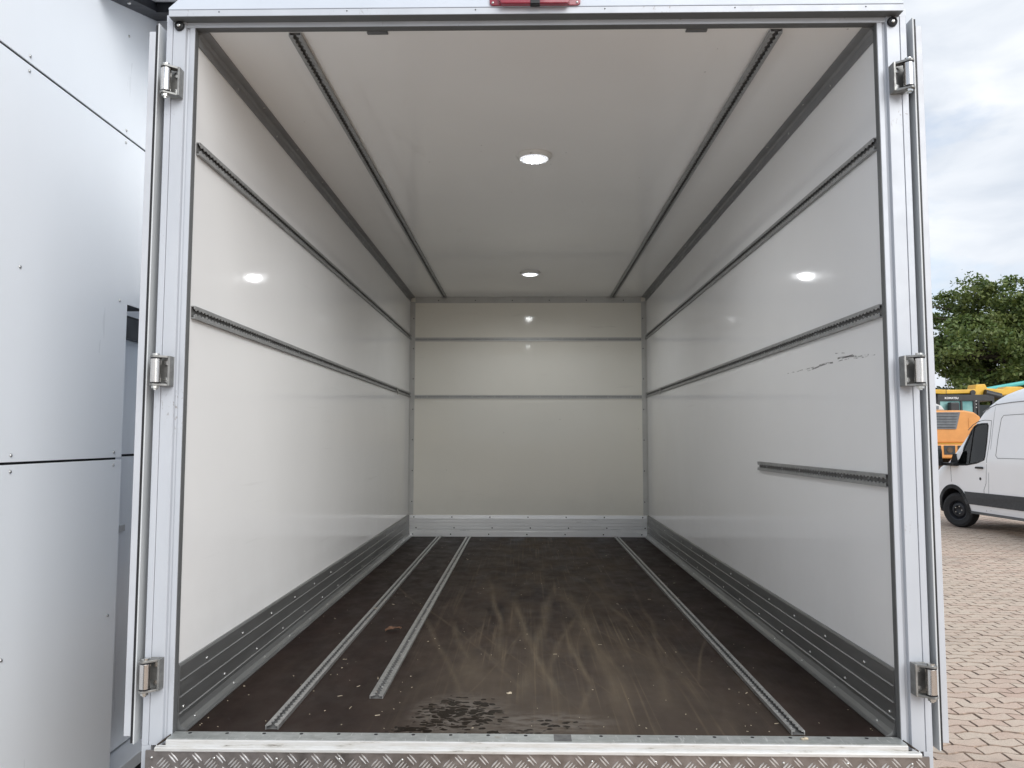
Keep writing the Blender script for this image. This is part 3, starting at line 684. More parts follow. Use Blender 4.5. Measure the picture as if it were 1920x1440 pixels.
# ------------------------------------------------------------------ panel-clad building on the left
M_panel = simple('pale_blue_panel', (.865, .895, .925), .34, 0, .012, 2.5, stretch=(1, 1, .15))
M_sidewall = simple('white_panel_bright', (.80, .81, .82), .45, 0, .02, 2)
M_fascia = simple('anthracite_metal', (.030, .032, .038), .5, .2, .2, 6)
M_soffit = simple('grey_soffit', (.16, .17, .18), .55, 0, .1, 4)
M_light_trim = simple('light_flashing', (.56, .56, .55), .45, 0, .05, 5)
bd = thing('clad_building', 'pale blue panel-clad building wall with black joints standing close beside the truck', 'building', (-2.2, 0, 0))
BX = -1.72; T = .006; G = .0045
def topz(y): return 3.563+(y-2.998)*(3.686-3.563)/(3.367-2.998)
MB().box(-2.6, BX-.0085-T, -6, 3.2, 0, 3.36).build('backing_wall', M_dark, bd)
YC = [3.222, .662, -1.898, -4.458]
def panel(poly): 
    pn = MB().prism(poly, 'x', BX-T, BX).build('panel', M_panel, bd, bevel=.001); return pn
def rivs(parent, pts):
    rv = MB()
    for (y_, z_) in pts: rv.rivet((BX, y_, z_), (1, 0, 0), .0066, .0045, 12)
    rv.build('rivet_row', M_bolt, parent, smooth=True, kind='stuff')
for i in range(3):
    y1, y0 = YC[i]-(G if i else 0), YC[i+1]+G
    cols = [y for y in (3.16, 2.522, 1.884, 1.246, .72)] if i == 0 else [y1-.06, y1-.7, y1-1.3, y1-1.9, y0+.06]
    a = panel([(y0, .02), (y1, .02), (y1, 1.665-G), (y0, 1.665-G)]); rivs(a, [(c_, z_) for c_ in cols for z_ in (.3, 1.022, 1.638)])
    if i == 0: b = panel([(y0, 1.665+G), (y1, 1.665+G), (y1, 2.327), (3.385, 2.327), (3.385, 3.047-G), (y0, 3.047-G)])
    else: b = panel([(y0, 1.665+G), (y1, 1.665+G), (y1, 3.047-G), (y0, 3.047-G)])
    rivs(b, [(c_, z_) for c_ in cols for z_ in (1.692, 2.332, 3.02)])
    if i == 0: c_ = panel([(y0, 3.047+G), (3.385, 3.047+G), (3.385, topz(3.385)), (2.5, topz(2.5)), (y0, topz(2.5))])
    else: c_ = panel([(y0, 3.047+G), (y1, 3.047+G), (y1, topz(2.5)), (y0, topz(2.5))])
    rivs(c_, [(q, 3.074) for q in cols]+([(3.152, 3.491)] if i == 0 else []))
# recess beside the wall end
MB().box(-2.02, BX-.0072, 3.2005, 3.40, 2.327, 3.40).build('recess_lintel', M_fascia, bd)
MB().box(-1.97, -1.905, 3.2005, 4.6, 2.225, 2.3265).build('shutter_box', M_fascia, bd)
rp = MB().box(-1.95, -1.93, 3.2005, 4.6, .292, 1.662).build('recess_panel', M_panel, bd)
MB().box(-1.95, -1.93, 3.2005, 4.6, 1.674, 2.2248).build('recess_panel', M_panel, bd)
MB().box(-1.9298, -1.9235, 3.548, 3.660, 1.306, 1.336).build('metal_plate', M_light_trim, bd, bevel=.001)
MB().box(-2.0, -1.951, 3.2005, 4.6, 0, 2.35).build('recess_back', M_dark, bd)
MB().box(-1.9498, -1.81, 3.2005, 4.6, .225, .281).build('ledge', M_sidewall, bd, bevel=.003)
MB().box(-1.9498, -1.83, 3.2005, 4.6, .02, .2245).build('plinth', M_dark, bd)
MB().box(BX-.10, -1.30, 3.3865, 3.42, 2.40, 3.7215).build('return_panel', M_sidewall, bd)
MB().box(-2.6, -2.0, 3.2, 9.0, 0, 3.6).build('rear_wall', M_sidewall, bd)
# canopy: sloping dark soffit above the wall
sl = (3.686-3.563)/(3.367-2.998)
def slab(y0, y1, x0, x1, dz0, dz1, name, mat, parent):
    za, zb = topz(y0), topz(y1)
    return MB().add([(x0, y0, za+dz0), (x1, y0, za+dz0), (x1, y1, zb+dz0), (x0, y1, zb+dz0), (x0, y0, za+dz1), (x1, y0, za+dz1), (x1, y1, zb+dz1), (x0, y1, zb+dz1)],
                    [(0, 3, 2, 1), (4, 5, 6, 7), (0, 1, 5, 4), (1, 2, 6, 5), (2, 3, 7, 6), (3, 0, 4, 7)]).build(name, mat, parent)
cn = slab(2.90, 4.2, -2.4, -1.40, .052, .14, 'roof_canopy', M_soffit, bd); cn['label'] = 'dark sloping roof canopy above the panel wall'
slab(2.90, 3.44, BX+.001, BX+.09, .001, .0515, 'wall_trim', M_fascia, cn)
slab(3.20, 3.305, BX+.091, -1.41, -.004, .0510, 'cross_beam', M_fascia, cn)
slab(3.325, 3.37, BX+.091, -1.41, .028, .0510, 'flashing', M_light_trim, cn)
hx = [(BX+.28+.085*math.cos(R(60*i)), 3.055+.085*math.sin(R(60*i))) for i in range(6)]
hm = MB(); hm.add([(a, b, topz(b)+.0515) for a, b in hx]+[(a, b, topz(b)+.028) for a, b in hx], [(i, 6+i, 6+(i+1) % 6, (i+1) % 6) for i in range(6)]+[tuple(range(6, 12))[::-1]])
hm.build('hexagonal_fitting', M_fascia, cn)
slab(3.10, 3.19, BX+.091, -1.41, .040, .0512, 'light_strip', M_light_trim, cn)
MB().rivet((BX+.05, 3.05, topz(3.05)), (0, 0, -1), .008, .005).build('screw', M_bolt, cn)

# ------------------------------------------------------------------ white panel van
M_van = NT('white_van_paint'); M_van.base(M_van.ramp(M_van.noise(M_van.pos(), 1.2, 4), [(.3, (.88, .885, .89)), (.7, (.91, .915, .92))])); M_van.rough(.28); M_van.b.inputs['Coat Weight'].default_value = .6; M_van.b.inputs['Coat Roughness'].default_value = .06; M_van = M_van.m
M_clad = simple('grey_plastic_cladding', (.045, .047, .050), .6, 0, .15, 20, .15, 300)
M_groove = simple('panel_gap', (.22, .225, .23), .8, 0, .1, 5)
t = NT('van_glass'); tp_ = t.new('ShaderNodeBsdfTransparent'); tp_.inputs['Color'].default_value = (.62, .72, .66, 1); gl = t.new('ShaderNodeBsdfGlossy'); gl.inputs['Roughness'].default_value = .02
fr_ = t.new('ShaderNodeFresnel'); fr_.inputs['IOR'].default_value = 1.5; ms = t.new('ShaderNodeMixShader'); t.link(fr_.outputs[0], ms.inputs[0]); t.link(tp_.outputs[0], ms.inputs[1]); t.link(gl.outputs[0], ms.inputs[2]); t.link(ms.outputs[0], t.n['Material Output'].inputs['Surface']); M_vglass = t.m
t = NT('dark_glass'); t.base((.02, .025, .025)); t.rough(.04); M_dglass = t.m
M_seat = simple('dark_cabin_trim', (.03, .03, .033), .7, 0, .2, 8)
va = R(3); vd = Vector((math.sin(va), -math.cos(va), 0))
van = thing('parked_van', 'white high-roof panel van parked in front of the orange machine', 'van', (8.60, 15.35, 0), math.atan2(vd.y, vd.x))
# local frame: +X to the rear, +Y across to the far side, Y=0 is the near flank
WID = 2.06
def inset(z):
    if z < .55: return .05*(.55-z)/.25
    if z < 1.35: return 0.0
    if z < 2.35: return .10*(z-1.35)
    return .10+.36*((z-2.35)/.40)**2.2
def front(z):        # front outline of the flank at height z
    pts = [(.30, -.93), (.45, -1.02), (.75, -1.03), (1.0, -.97), (1.18, -.75), (1.30, -.42), (1.40, -.30), (1.47, -.22), (2.32, .66), (2.60, 1.13), (2.70, 1.45), (2.745, 1.95)]
    if z <= pts[0][0]: return pts[0][1]
    for (a, b), (c_, d_) in zip(pts, pts[1:]):
        if z <= c_: return b+(d_-b)*(z-a)/(c_-a)
    return pts[-1][1]
REAR = 4.75
def ring(z):
    i = inset(z); f = front(z); rr = []
    cw = .28 if z < 1.2 else .16                      # plan-view rounding of the nose
    nose = .16 if z < 1.3 else .10
    side = [REAR-.02, 3.9, 3.0, 2.2, 1.6]
    side = [s for s in side if s > f+.5]+[f+.45, f+.25]
    for s in side: rr.append((s, i))
    for k in range(1, 5):
        a = k/4*math.pi/2; rr.append((f+.25-(.25-nose*.35)*math.sin(a), i+cw*(1-math.cos(a))))
    half = [(s, y) for s, y in rr]
    mid = (f, WID/2)
    full = half+[mid]+[(s, WID-y) for s, y in half[::-1]]
    return full
zs = [.33, .42, .55, .75, .9, 1.05, 1.18, 1.3, 1.4, 1.5, 1.7, 1.9, 2.1, 2.25, 2.38, 2.48, 2.57, 2.64, 2.69, 2.725, 2.745]
rings = []
for z in zs:
    r_ = ring(z)
    while len(r_) < 27: r_.insert(1, r_[1]); r_.insert(len(r_)-1, r_[-2])
    rings.append(r_)
nmax = max(len(r_) for r_ in rings)
vb = MB(); vv = []; n = nmax
for z, r_ in zip(zs, rings):
    while len(r_) < n: r_.insert(1, r_[1])
    vv += [(s, y, z) for s, y in r_]
ff = [(j*n+i, j*n+(i+1) % n, (j+1)*n+(i+1) % n, (j+1)*n+i) for j in range(len(zs)-1) for i in range(n)]
ff = [f[::-1] for f in ff]
ff += [tuple(range(n)), tuple(range((len(zs)-1)*n, len(zs)*n))[::-1]]
vb.add(vv, ff)
bm = bmesh.new(); me = vb.mesh('body'); bm.from_mesh(me); bmesh.ops.remove_doubles(bm, verts=bm.verts, dist=1e-5); bmesh.ops.recalc_face_normals(bm, faces=bm.faces)
bm.to_mesh(me); bm.free()
body = link_mesh('body', me, M_van)
# cut the wheel arches
AX0, AX1 = -.16, 3.55
cut = MB(); cut.cyl((AX0, WID/2, .36), 'y', .435, WID+.4, 40); cut.cyl((AX1, WID/2, .36), 'y', .435, WID+.4, 40)
WIN = [(.03, 1.285), (.10, 1.262), (.30, 1.268), (.60, 1.315), (.80, 1.372), (.83, 1.42), (.865, 1.7), (.88, 2.0), (.86, 2.035), (.70, 2.035), (.58, 2.02), (.50, 1.985), (.42, 1.90)]
cut.prism(WIN, 'y', -.3, WID+.3)
co = cut.build('arch_cut', M_van); co.data.materials.append(M_black); body.data.materials.append(M_black); co.data.polygons.foreach_set('material_index', [1]*len(co.data.polygons)); bo = body.modifiers.new('arch', 'BOOLEAN'); bo.operation = 'DIFFERENCE'; bo.object = co; bo.solver = 'EXACT'
dg = bpy.context.evaluated_depsgraph_get(); me2 = bpy.data.meshes.new_from_object(body.evaluated_get(dg)); body.modifiers.clear(); body.data = me2
if not me2.materials: me2.materials.append(M_van)
bpy.data.objects.remove(co)
me2.polygons.foreach_set('use_smooth', [True]*len(me2.polygons)); me2.set_sharp_from_angle(angle=R(38))
body.name = 'body'; body.parent = van
def flank(poly, d0, d1, name, mat, parent, far=False):
    """plate following the flank: 2D outline (s,z), from d0 to d1 outside the skin"""
    n = len(poly); sgn = 1 if not far else -1
    def yy(z, d): return (inset(z)-d) if not far else (WID-inset(z)+d)
    vv = [(s, yy(z, d0), z) for s, z in poly]+[(s, yy(z, d1), z) for s, z in poly]
    m_ = MB().add(vv, [tuple(range(n, 2*n))]+[(i, (i+1) % n, n+(i+1) % n, n+i) for i in range(n)])
    me = m_.mesh(name); b_ = bmesh.new(); b_.from_mesh(me); bmesh.ops.recalc_face_normals(b_, faces=b_.faces)
    cc = sum((f.normal.y*f.calc_area() for f in b_.faces if len(f.verts) == n and n > 4), 0)
    if (cc > 0) != far and n > 4: bmesh.ops.reverse_faces(b_, faces=b_.faces)
    bmesh.ops.triangulate(b_, faces=[f for f in b_.faces if len(f.verts) > 4]); b_.to_mesh(me); b_.free()
    return local(link_mesh(name, me, mat, parent))
def strip(pts, w, d, name, mat, parent, far=False):
    m_ = MB(); sgn = -1 if not far else 1
    for (a, b) in zip(pts, pts[1:]):
        dx, dz = b[0]-a[0], b[1]-a[1]; l_ = math.hypot(dx, dz); nx, nz = -dz/l_*w/2, dx/l_*w/2
        q = [(a[0]-nx, a[1]-nz), (b[0]-nx, b[1]-nz), (b[0]+nx, b[1]+nz), (a[0]+nx, a[1]+nz)]
        f = lambda z, e: (inset(z)-e) if not far else (WID-inset(z)+e)
        vo = [(s, f(z, d), z) for s, z in q]; vi = [(s, f(z, -.01), z) for s, z in q]
        m_.add(vo+vi, [(0, 1, 2, 3), (3, 2, 1, 0), (0, 4, 5, 1), (1, 5, 6, 2), (2, 6, 7, 3), (3, 7, 4, 0)])
    return local(m_.build(name, mat, parent))
def arc(cx, cz, r, a0, a1, n=16): return [(cx+r*math.cos(R(a0+(a1-a0)*i/n)), cz+r*math.sin(R(a0+(a1-a0)*i/n))) for i in range(n+1)]
for far in (False, True):
    win = [(.03, 1.285), (.10, 1.262), (.30, 1.268), (.60, 1.315), (.80, 1.372), (.83, 1.42), (.865, 1.7), (.88, 2.0), (.86, 2.035), (.70, 2.035), (.58, 2.02), (.50, 1.985), (.42, 1.90)]
    fr = [(-.03, 1.265), (.09, 1.235), (.31, 1.243), (.62, 1.29), (.83, 1.355), (.86, 1.42), (.893, 1.7), (.908, 2.01), (.875, 2.06), (.70, 2.06), (.57, 2.045), (.48, 2.005), (.39, 1.91)]
    w_ = MB()
    for (a, b) in zip(range(13), [*range(1, 13), 0]):
        yy_ = lambda z, d: (inset(z)-d) if not far else (WID-inset(z)+d)
        q = [fr[a], fr[b], win[b], win[a]]
        w_.add([(s_, yy_(z_, .004), z_) for s_, z_ in q]+[(s_, yy_(z_, -.02), z_) for s_, z_ in q], [(0, 1, 2, 3), (3, 2, 1, 0), (2, 6, 7, 3), (3, 7, 6, 2), (0, 4, 5, 1), (1, 5, 4, 0)])
    w_ = local(w_.build('window_frame', M_clad, van))
    local(flank(win, -.010, -.006, 'pane', M_vglass, w_, far))
    strip([(.36, 1.255), (.47, 1.98)], .022, .010, 'window_divider', M_clad, w_, far)
    st_ = [(.20, .745), (4.1-.62, .745)] 
    flank([(.30, .50), (.255, .62), (.215, .735), (3.04, .755), (3.08, .64), (3.10, .50)], -.01, .014, 'side_moulding', M_clad, van, far)
    strip(arc(AX0, .36, .455, -8, 190), .075, .016, 'wheel_arch_trim', M_clad, van, far)
    strip(arc(AX1, .36, .455, -10, 190), .075, .016, 'wheel_arch_trim', M_clad, van, far)
    strip([(.28, .345), (3.10, .345)], .05, .012, 'sill_trim', M_groove, van, far)
    # front door cut line and handle
    strip([(-.20, .90), (-.215, 1.22)], .009, .002, 'door_gap', M_groove, van, far)
    strip([(.80, .40), (.795, .66), (.79, .80), (.86, .93), (.875, 1.10), (.90, 1.38), (.965, 1.75), (.985, 2.10), (.80, 2.115), (.60, 2.095), (.44, 2.03), (.30, 1.93)], .009, .002, 'door_gap', M_groove, van, far)
    strip([(.93, .42), (.925, .75), (.945, 1.10), (1.0, 1.6), (1.04, 2.1), (1.08, 2.42)], .006, .002, 'body_seam', M_groove, van, far)
    flank([(.60, 1.195), (.60, 1.222), (.62, 1.232), (.79, 1.232), (.805, 1.215), (.79, 1.195)], .0, .035, 'door_handle', M_black, van, far)
    flank(arc(.70, 1.005, .028, 0, 330, 10), .0, .006, 'door_lock', M_black, van, far)
    # pressed load panel outline and roof gutter
    strip([(3.0, 1.42), (1.20, 1.405), (1.15, 1.45), (1.19, 1.8), (1.25, 2.13), (1.31, 2.19), (3.0, 2.215)], .009, .003, 'panel_pressing', M_groove, van, far)
    strip([(.72, 2.27), (.90, 2.345), (1.10, 2.395), (1.5, 2.42), (2.2, 2.435), (4.6, 2.44)], .014, .004, 'roof_gutter', M_groove, van, far)
    # mirror
    ysgn = -1 if not far else 1; yb = -.005 if not far else WID+.005
    mr = MB()
    prof = [(-.50, 1.22), (-.44, 1.20), (-.33, 1.215), (-.31, 1.30), (-.315, 1.52), (-.345, 1.585), (-.44, 1.595), (-.495, 1.56)]
    prof = [(a+.02, b) for a, b in prof]
    mr.prism(prof, 'y', yb+ysgn*.10, yb+ysgn*.36)
    m1 = local(mr.build('door_mirror', M_black, van, bevel=.02))
    local(MB().prism([(-.313, 1.36), (-.285, 1.36), (-.285, 1.55), (-.313, 1.55)], 'y', yb+ysgn*.13, yb+ysgn*.33).build('mirror_glass', M_dglass, m1))
    local(MB().box(-.33, .06, min(yb+ysgn*.11, yb-ysgn*.02), max(yb+ysgn*.11, yb-ysgn*.02), 1.225, 1.285).build('mirror_arm', M_black, m1, bevel=.01))
    flank([(-.22, 1.24), (.03, 1.24), (.04, 1.30), (-.02, 1.46), (-.12, 1.47)], -.01, .012, 'quarter_trim', M_black, van, far)
    # wheels
    for ax_, st in ((AX0, 20), (AX1, 0)):
        yc = .15 if not far else WID-.15
        wv_ = MB().lathe([(.20, -.02), (.20, -.10), (.285, -.115), (.325, -.10), (.345, -.06), (.345, .06), (.325, .10), (.285, .115), (.20, .10), (.20, .02)], (0, 0, 0), 'y', 40).build('wheel', M_tyre, van, auto=30)
        local(wv_); wv_.location = (ax_, yc, .345); wv_.rotation_euler = (0, 0, R(st))
        s = -1 if not far else 1
        rm = MB().lathe([(.03, s*.035), (.075, s*.055), (.09, s*.085), (.13, s*.078), (.165, s*.045), (.19, s*.10), (.205, s*.105), (.205, 0)], (0, 0, 0), 'y', 32).build('rim', M_steelrim, wv_, auto=30); local(rm)
        nb = MB()
        for i in range(5):
            a = 2*math.pi*i/5; nb.cyl((.072*math.cos(a), s*.066, .072*math.sin(a)), 'y', .011, .03, 6)
        local(nb.build('wheel_nuts', M_bolt, rm, kind='stuff'))
for ax_ in (AX0, AX1): local(MB().box(ax_-.5, ax_+.5, .36, WID-.36, .30, .80).build('wheel_well', M_black, van))
for y_ in (.34, 1.22):
    st_ = local(MB().prism([(.62, 1.27), (.80, 1.27), (.845, 1.60), (.80, 1.63), (.70, 1.60)], 'y', y_, y_+.46).build('seat', M_seat, van, bevel=.03))
    local(MB().prism([(.755, 1.64), (.835, 1.64), (.85, 1.80), (.79, 1.82)], 'y', y_+.11, y_+.35).build('headrest', M_seat, st_, bevel=.03))
# windscreen, grille, lamps, bumper at the nose (turned away from the street)
ws = MB(); cols = 6; vv = []
for k in range(7):
    z = 1.50+k*(2.25-1.50)/6; f = front(z)
    for c_ in range(cols+1):
        u = .13+c_/cols*.74; yq = u*WID; bulge = .10*(1-(2*u-1)**2)
        vv.append((f-.006-bulge*.35+.09*abs(2*u-1)**3, yq, z+.006))
ff = [(k*(cols+1)+c_, k*(cols+1)+c_+1, (k+1)*(cols+1)+c_+1, (k+1)*(cols+1)+c_) for k in range(6) for c_ in range(cols)]
o = local(ws.add(vv, ff).build('windscreen', M_dglass, van)); so = o.modifiers.new('thickness', 'SOLIDIFY'); so.thickness = .006
local(MB().box(-1.07, -.98, .55, WID-.55, .66, .98).build('grille', M_black, van, bevel=.02))
local(MB().box(-1.08, -.86, .12, WID-.12, .36, .58).build('front_bumper', M_clad, van, bevel=.04))
M_lamp = simple('headlamp_glass', (.55, .57, .6), .1, .3, .1, 10)
for y_ in (.16, WID-.46): local(MB().box(-1.03, -.74, y_, y_+.30, .88, 1.08).build('headlight', M_lamp, van, bevel=.03))
local(MB().tube([(1.25, WID/2-.4, 2.70), (1.42, WID/2-.4, 3.05)], [.008, .003], 6).build('aerial', M_black, van))

# ------------------------------------------------------------------ construction machines behind the van
M_orange = simple('orange_machine_paint', (.62, .27, .07), .45, 0, .10, 3)
M_yellow = simple('yellow_machine_paint', (.68, .40, .04), .45, 0, .12, 3)
M_teal = simple('teal_machine_paint', (.10, .46, .43), .45, 0, .08, 3)
M_grille = simple('grey_grille', (.15, .165, .18), .6, .1, .2, 6, .3, 40)
M_cab = simple('dark_cab_frame', (.020, .021, .023), .45, 0, .2, 4)
t = NT('tinted_cab_glass'); t.base(t.ramp(t.noise(t.pos(), 1.3, 2), [(.35, (.10, .26, .26)), (.65, (.30, .52, .50))])); t.rough(.06); M_cglass = t.m
M_mudrust = simple('muddy_steel', (.10, .065, .04), .85, .1, .4, 9, .4, 40)

def tracks(parent, x0, x1, y0, y1, mat):
    for ya, yb in ((y0, y0+.6), (y1-.6, y1)):
        o = MB().prism([(x0+.45, .05)]+arc(x0+.5, .5, .45, 260, 100, 10)[::1]+arc(x1-.5, .5, .45, 80, -80, 10), 'y', ya, yb)
        k = o.build('track', mat, parent)
        pd = MB()
        n_ = int((x1-x0-1)/.2)
        for i in range(n_): pd.box(x0+.55+i*.2, x0+.67+i*.2, ya-.01, yb+.01, .949, .985); pd.box(x0+.55+i*.2, x0+.67+i*.2, ya-.01, yb+.01, .012, .051)
        pd.build('track_pads', M_tyre, k, kind='stuff')
# orange excavator, its counterweight towards the street
ox = thing('orange_excavator', 'orange excavator body with a grey grille behind the white van', 'excavator', (13.6, 25.2, 0))
tracks(ox, 11.6, 15.6, 24.0, 26.4, M_mudrust)
prof = [(11.6, 1.62), (11.6, 2.55), (11.75, 2.66), (13.75, 2.66), (14.05, 2.60), (14.22, 2.47), (14.30, 2.25), (14.34, 1.75), (14.28, 1.64)]
MB().prism(prof, 'y', 24.0, 26.2).build('engine_hood', M_orange, ox, bevel=.05)
cwt = MB().prism([(11.5, 1.16), (11.5, 1.60), (14.33, 1.60), (14.36, 1.30), (14.25, 1.16)], 'y', 23.85, 26.3).build('counterweight', M_orange, ox, bevel=.05)
gp = MB().prism([(12.05, 2.07), (12.05, 2.585), (13.60, 2.60), (13.46, 2.07)], 'y', 23.975, 23.999).build('grille_panel', M_grille, ox, bevel=.005)
for i in range(6): MB().box(12.1, 13.42+.02*i, 23.958, 23.9745, 2.12+i*.085, 2.132+i*.085).build('louvre', M_cab, gp)
for x_ in (12.55, 12.98, 13.40, 13.82): 
    v_ = MB().box(x_, x_+.34, 23.835, 23.8495, 1.28, 1.56).build('vent_opening', M_cab, cwt)
    MB().cyl((x_+.17, 23.83, 1.42), 'y', .09, .02, 14).build('step_hole', M_mudrust, v_)
MB().box(13.85, 14.12, 23.99, 23.9995, 2.12, 2.42).build('service_hatch', M_orange, ox, bevel=.004)
dm = MB().prism([(12.5, 2.662), (12.53, 2.80), (12.62, 2.87), (12.95, 2.87), (13.10, 2.80), (13.20, 2.662)], 'y', 24.1, 24.8).build('filter_cowl', M_light_trim, ox, bevel=.03)
MB().box(12.66, 13.0, 24.083, 24.0995, 2.70, 2.80).build('cowl_grille', M_grille, dm)
MB().box(11.6, 12.2, 24.6, 26.0, 2.662, 3.2).build('cab', M_cab, ox, bevel=.08)
MB().box(12.0, 15.0, 24.6, 25.8, .55, 1.155).build('undercarriage', M_mudrust, ox)
# yellow excavator
yx = thing('yellow_excavator', 'yellow excavator with a dark glazed cab and its boom lying level', 'excavator', (17.0, 30.3, 0))
tracks(yx, 14.8, 19.2, 29.0, 31.6, M_mudrust)
MB().box(15.0, 19.0, 29.3, 31.4, 1.05, 1.95).build('upper_body', M_yellow, yx, bevel=.08)
cab = MB(); cab.box(15.62, 17.75, 29.0, 30.4, 3.20, 3.44)
for x_ in (15.62, 16.95, 17.10, 17.66): cab.box(x_, x_+.09 if x_ != 16.95 else x_+.12, 29.0, 29.12, 1.96, 3.199)
cab.box(15.62, 17.75, 29.02, 30.4, 1.951, 2.25); cab.box(15.62, 17.75, 30.3, 30.399, 2.2505, 3.199)
cb = cab.build('cab_frame', M_cab, yx, bevel=.01)
MB().box(15.72, 16.50, 29.04, 29.06, 2.2505, 3.199).build('pane', M_cglass, cb); MB().box(16.52, 16.945, 29.04, 29.06, 2.2505, 3.199).build('pane', M_cglass, cb)
MB().box(16.475, 16.545, 29.0, 29.039, 2.2505, 3.199).build('pillar', M_cab, cb)
MB().box(17.195, 17.655, 29.04, 29.06, 2.2505, 3.05).build('pane', M_dglass, cb)
MB().box(15.95, 16.30, 28.75, 28.98, 2.78, 3.14).build('cab_mirror', M_cab, yx, bevel=.04)
MB().tube([(16.1, 28.9, 2.8), (16.1, 28.95, 2.3)], [.02, .02], 6).build('mirror_arm', M_cab, yx)
for z_ in (3.20, 3.08, 2.96): MB().cyl((17.05, 28.99, z_), 'y', .022, .02, 10).build('cab_bolt', M_light_trim, cb)
bm_ = MB()
bm_.prism([(15.45, 3.50), (15.45, 3.60), (15.60, 3.66), (16.30, 3.64), (17.15, 3.66), (17.20, 3.84), (17.55, 3.86), (17.62, 3.70), (18.2, 3.66), (18.35, 3.76), (18.9, 3.76), (19.3, 3.6), (19.3, 3.42), (18.3, 3.44), (17.7, 3.40), (17.2, 3.42), (16.9, 3.50), (15.9, 3.47)], 'y', 29.2, 29.75)
bo_ = bm_.build('boom', M_yellow, yx, bevel=.03)
MB().cyl((15.42, 29.45, 3.46), 'y', .12, .7, 16).build('boom_pin', M_mudrust, bo_); MB().cyl((17.05, 29.45, 3.53), 'y', .10, .6, 16).build('boom_pin', M_cab, bo_)
MB().cyl((17.75, 29.12, 3.44), (1, 0, -.25), .14, .6, 16).build('hydraulic_ram', M_cab, bo_)
MB().tube([(15.95, 29.0, 3.44), (15.95, 29.0, 4.25)], [.012, .008], 6).build('aerial', M_cab, yx)
def lettering(txt, size, loc, mat, parent):
    cu = bpy.data.curves.new('lettering', 'FONT'); cu.body = txt; cu.size = size; cu.extrude = .003; cu.offset = size*.03; cu.space_character = 1.08
    tmp = bpy.data.objects.new('lettering_tmp', cu); COL.objects.link(tmp); dg = bpy.context.evaluated_depsgraph_get()
    me = bpy.data.meshes.new_from_object(tmp.evaluated_get(dg)); bpy.data.objects.remove(tmp); bpy.data.curves.remove(cu)
    me.transform(Matrix.Translation(loc) @ Matrix.Rotation(R(90), 4, 'X')); me.materials.clear()
    return link_mesh('lettering', me, mat, parent)
M_letter = simple('white_lettering', (.8, .8, .8), .5, 0, .02, 3)
lettering('KOMATSU', .105, (15.88, 28.992, 3.275), M_letter, cb)
# teal boom of a third machine
tx = thing('teal_crane', 'teal boom machine standing behind the yellow excavator', 'crane', (21.0, 36.0, 0))
MB().tube([(21.3, 36.0, 4.02), (26.0, 36.0, 4.86)], [.11, .09], 8).build('boom', M_teal, tx)
MB().box(22.5, 26.0, 34.9, 37.2, 1.0, 2.2).build('body', M_teal, tx, bevel=.08)
MB().prism([(24.6, 2.0), (25.6, 2.0), (26.1, 4.95), (25.8, 5.0)], 'y', 35.8, 36.2).build('mast', M_teal, tx)
for x_ in (22.9, 25.5):
    for y_ in (35.1, 37.0): MB().lathe([(.3, -.2), (.5, -.2), (.52, 0), (.5, .2), (.3, .2)], (x_, y_, .52), 'y', 24).build('wheel', M_tyre, tx, auto=35)

# ------------------------------------------------------------------ broadleaf tree
t = NT('oak_leaves'); p = t.pos()
isl = t.new('ShaderNodeNewGeometry').outputs['Random Per Island']
c = t.ramp(isl, [(.0, (.065, .115, .030)), (.5, (.110, .170, .042)), (1.0, (.175, .220, .062))])
c = t.mix(t.ramp(t.noise(p, .55, 3), [(.40, 0.0), (.68, .65)]), c, (.150, .165, .045)); t.base(c); t.rough(.5)
tr = t.new('ShaderNodeBsdfTranslucent'); t.link(c, tr.inputs['Color']); ms = t.new('ShaderNodeMixShader'); ms.inputs[0].default_value = .28
t.link(t.b.outputs[0], ms.inputs[1]); t.link(tr.outputs[0], ms.inputs[2]); t.link(ms.outputs[0], t.n['Material Output'].inputs['Surface']); M_leaves = t.m
M_bark = simple('oak_bark', (.060, .048, .036), .9, 0, .3, 6, .6, 12, (1, 1, .25))
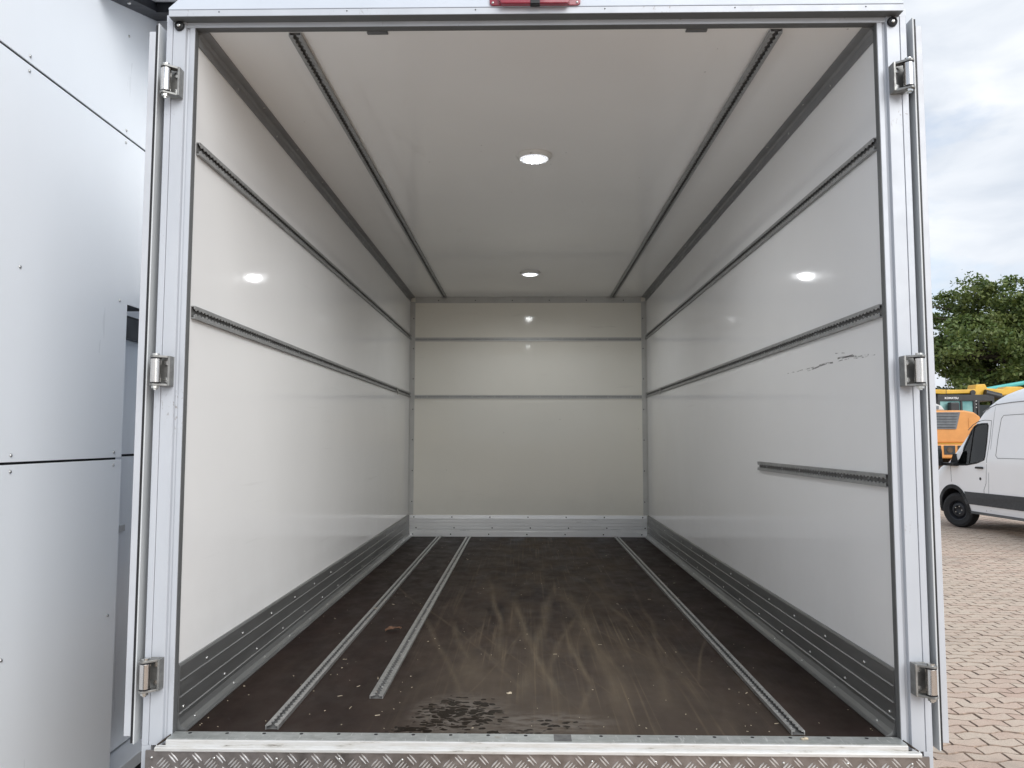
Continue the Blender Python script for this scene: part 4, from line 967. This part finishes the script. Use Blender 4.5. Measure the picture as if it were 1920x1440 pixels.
def make_tree(base, H, rx, ry, zc, rz, ncl, per, leaf, label, seed):
    rg = np.random.default_rng(seed); b = Vector(base)
    tr_ = thing('broadleaf_tree', label, 'tree', base)
    tk = MB(); trunk = [b, b+Vector((.1, 0, H*.15)), b+Vector((.25, .1, H*.32)), b+Vector((.1, .2, H*.52)), b+Vector((.3, .1, H*.75))]
    tk.tube(trunk, [.42, .34, .29, .20, .08], 10)
    cl = []
    while len(cl) < ncl:
        u = rg.normal(size=3); u /= np.linalg.norm(u); rad = rg.uniform(.25, 1)**.45
        lump = 1+.16*math.sin(3.1*u[0]+seed)+.14*math.sin(4.7*u[2]+2.2*u[1]+seed*2)
        q = np.array([u[0]*rx, u[1]*ry, u[2]*rz])*rad*lump
        if q[2] < -.62*rz: continue
        cl.append(q+np.array([b.x, b.y, b.z+zc]))
    cl = np.array(cl)
    for q in cl[::4]:
        s0 = trunk[2].lerp(trunk[4], min(1, max(0, (q[2]-trunk[2].z)/(trunk[4].z-trunk[2].z)*.7)))
        e_ = Vector(q); m1 = s0.lerp(e_, .45)+Vector((0, 0, .5)); tk.tube([s0, m1, e_], [.11, .06, .018], 6)
    tk.build('trunk', M_bark, tr_, smooth=True)
    cs = rg.uniform(.45, 1.0, ncl)
    idx = np.repeat(np.arange(ncl), per)
    off = rg.normal(size=(len(idx), 3)); off /= np.linalg.norm(off, axis=1)[:, None]
    off *= (rg.uniform(0, 1, len(idx))**.5)[:, None]*np.array([1.05, 1.05, .62])*cs[idx][:, None]
    stray = rg.uniform(size=len(idx)) < .08; off[stray] *= 1.55
    C = cl[idx]+off; n = len(C)
    nrm = rg.normal(size=(n, 3))+np.array([0, 0, .9])+off*.8; nrm /= np.linalg.norm(nrm, axis=1)[:, None]
    a = np.cross(nrm, rg.normal(size=(n, 3))); a /= np.linalg.norm(a, axis=1)[:, None]; c_ = np.cross(nrm, a)
    s = (leaf*rg.uniform(.6, 1.25, n))[:, None]
    P = np.stack([C-a*s*.6, C-a*s*.12+c_*s*.34-nrm*s*.06, C+a*s*.6, C-a*s*.05-c_*s*.34-nrm*s*.06], 1).reshape(-1, 3)
    me = bpy.data.meshes.new('crown'); me.vertices.add(4*n); me.vertices.foreach_set('co', P.ravel()); me.loops.add(4*n); me.loops.foreach_set('vertex_index', np.arange(4*n, dtype=np.int32))
    me.polygons.add(n); me.polygons.foreach_set('loop_start', np.arange(0, 4*n, 4, dtype=np.int32)); me.update(); me.validate()
    o = link_mesh('crown', me, M_leaves, tr_); o['kind'] = 'stuff'
make_tree((28.6, 43.5, 0), 10.8, 7.4, 5.5, 6.5, 4.6, 520, 160, .21, 'large leafy broadleaf tree rising behind the excavators', 5)
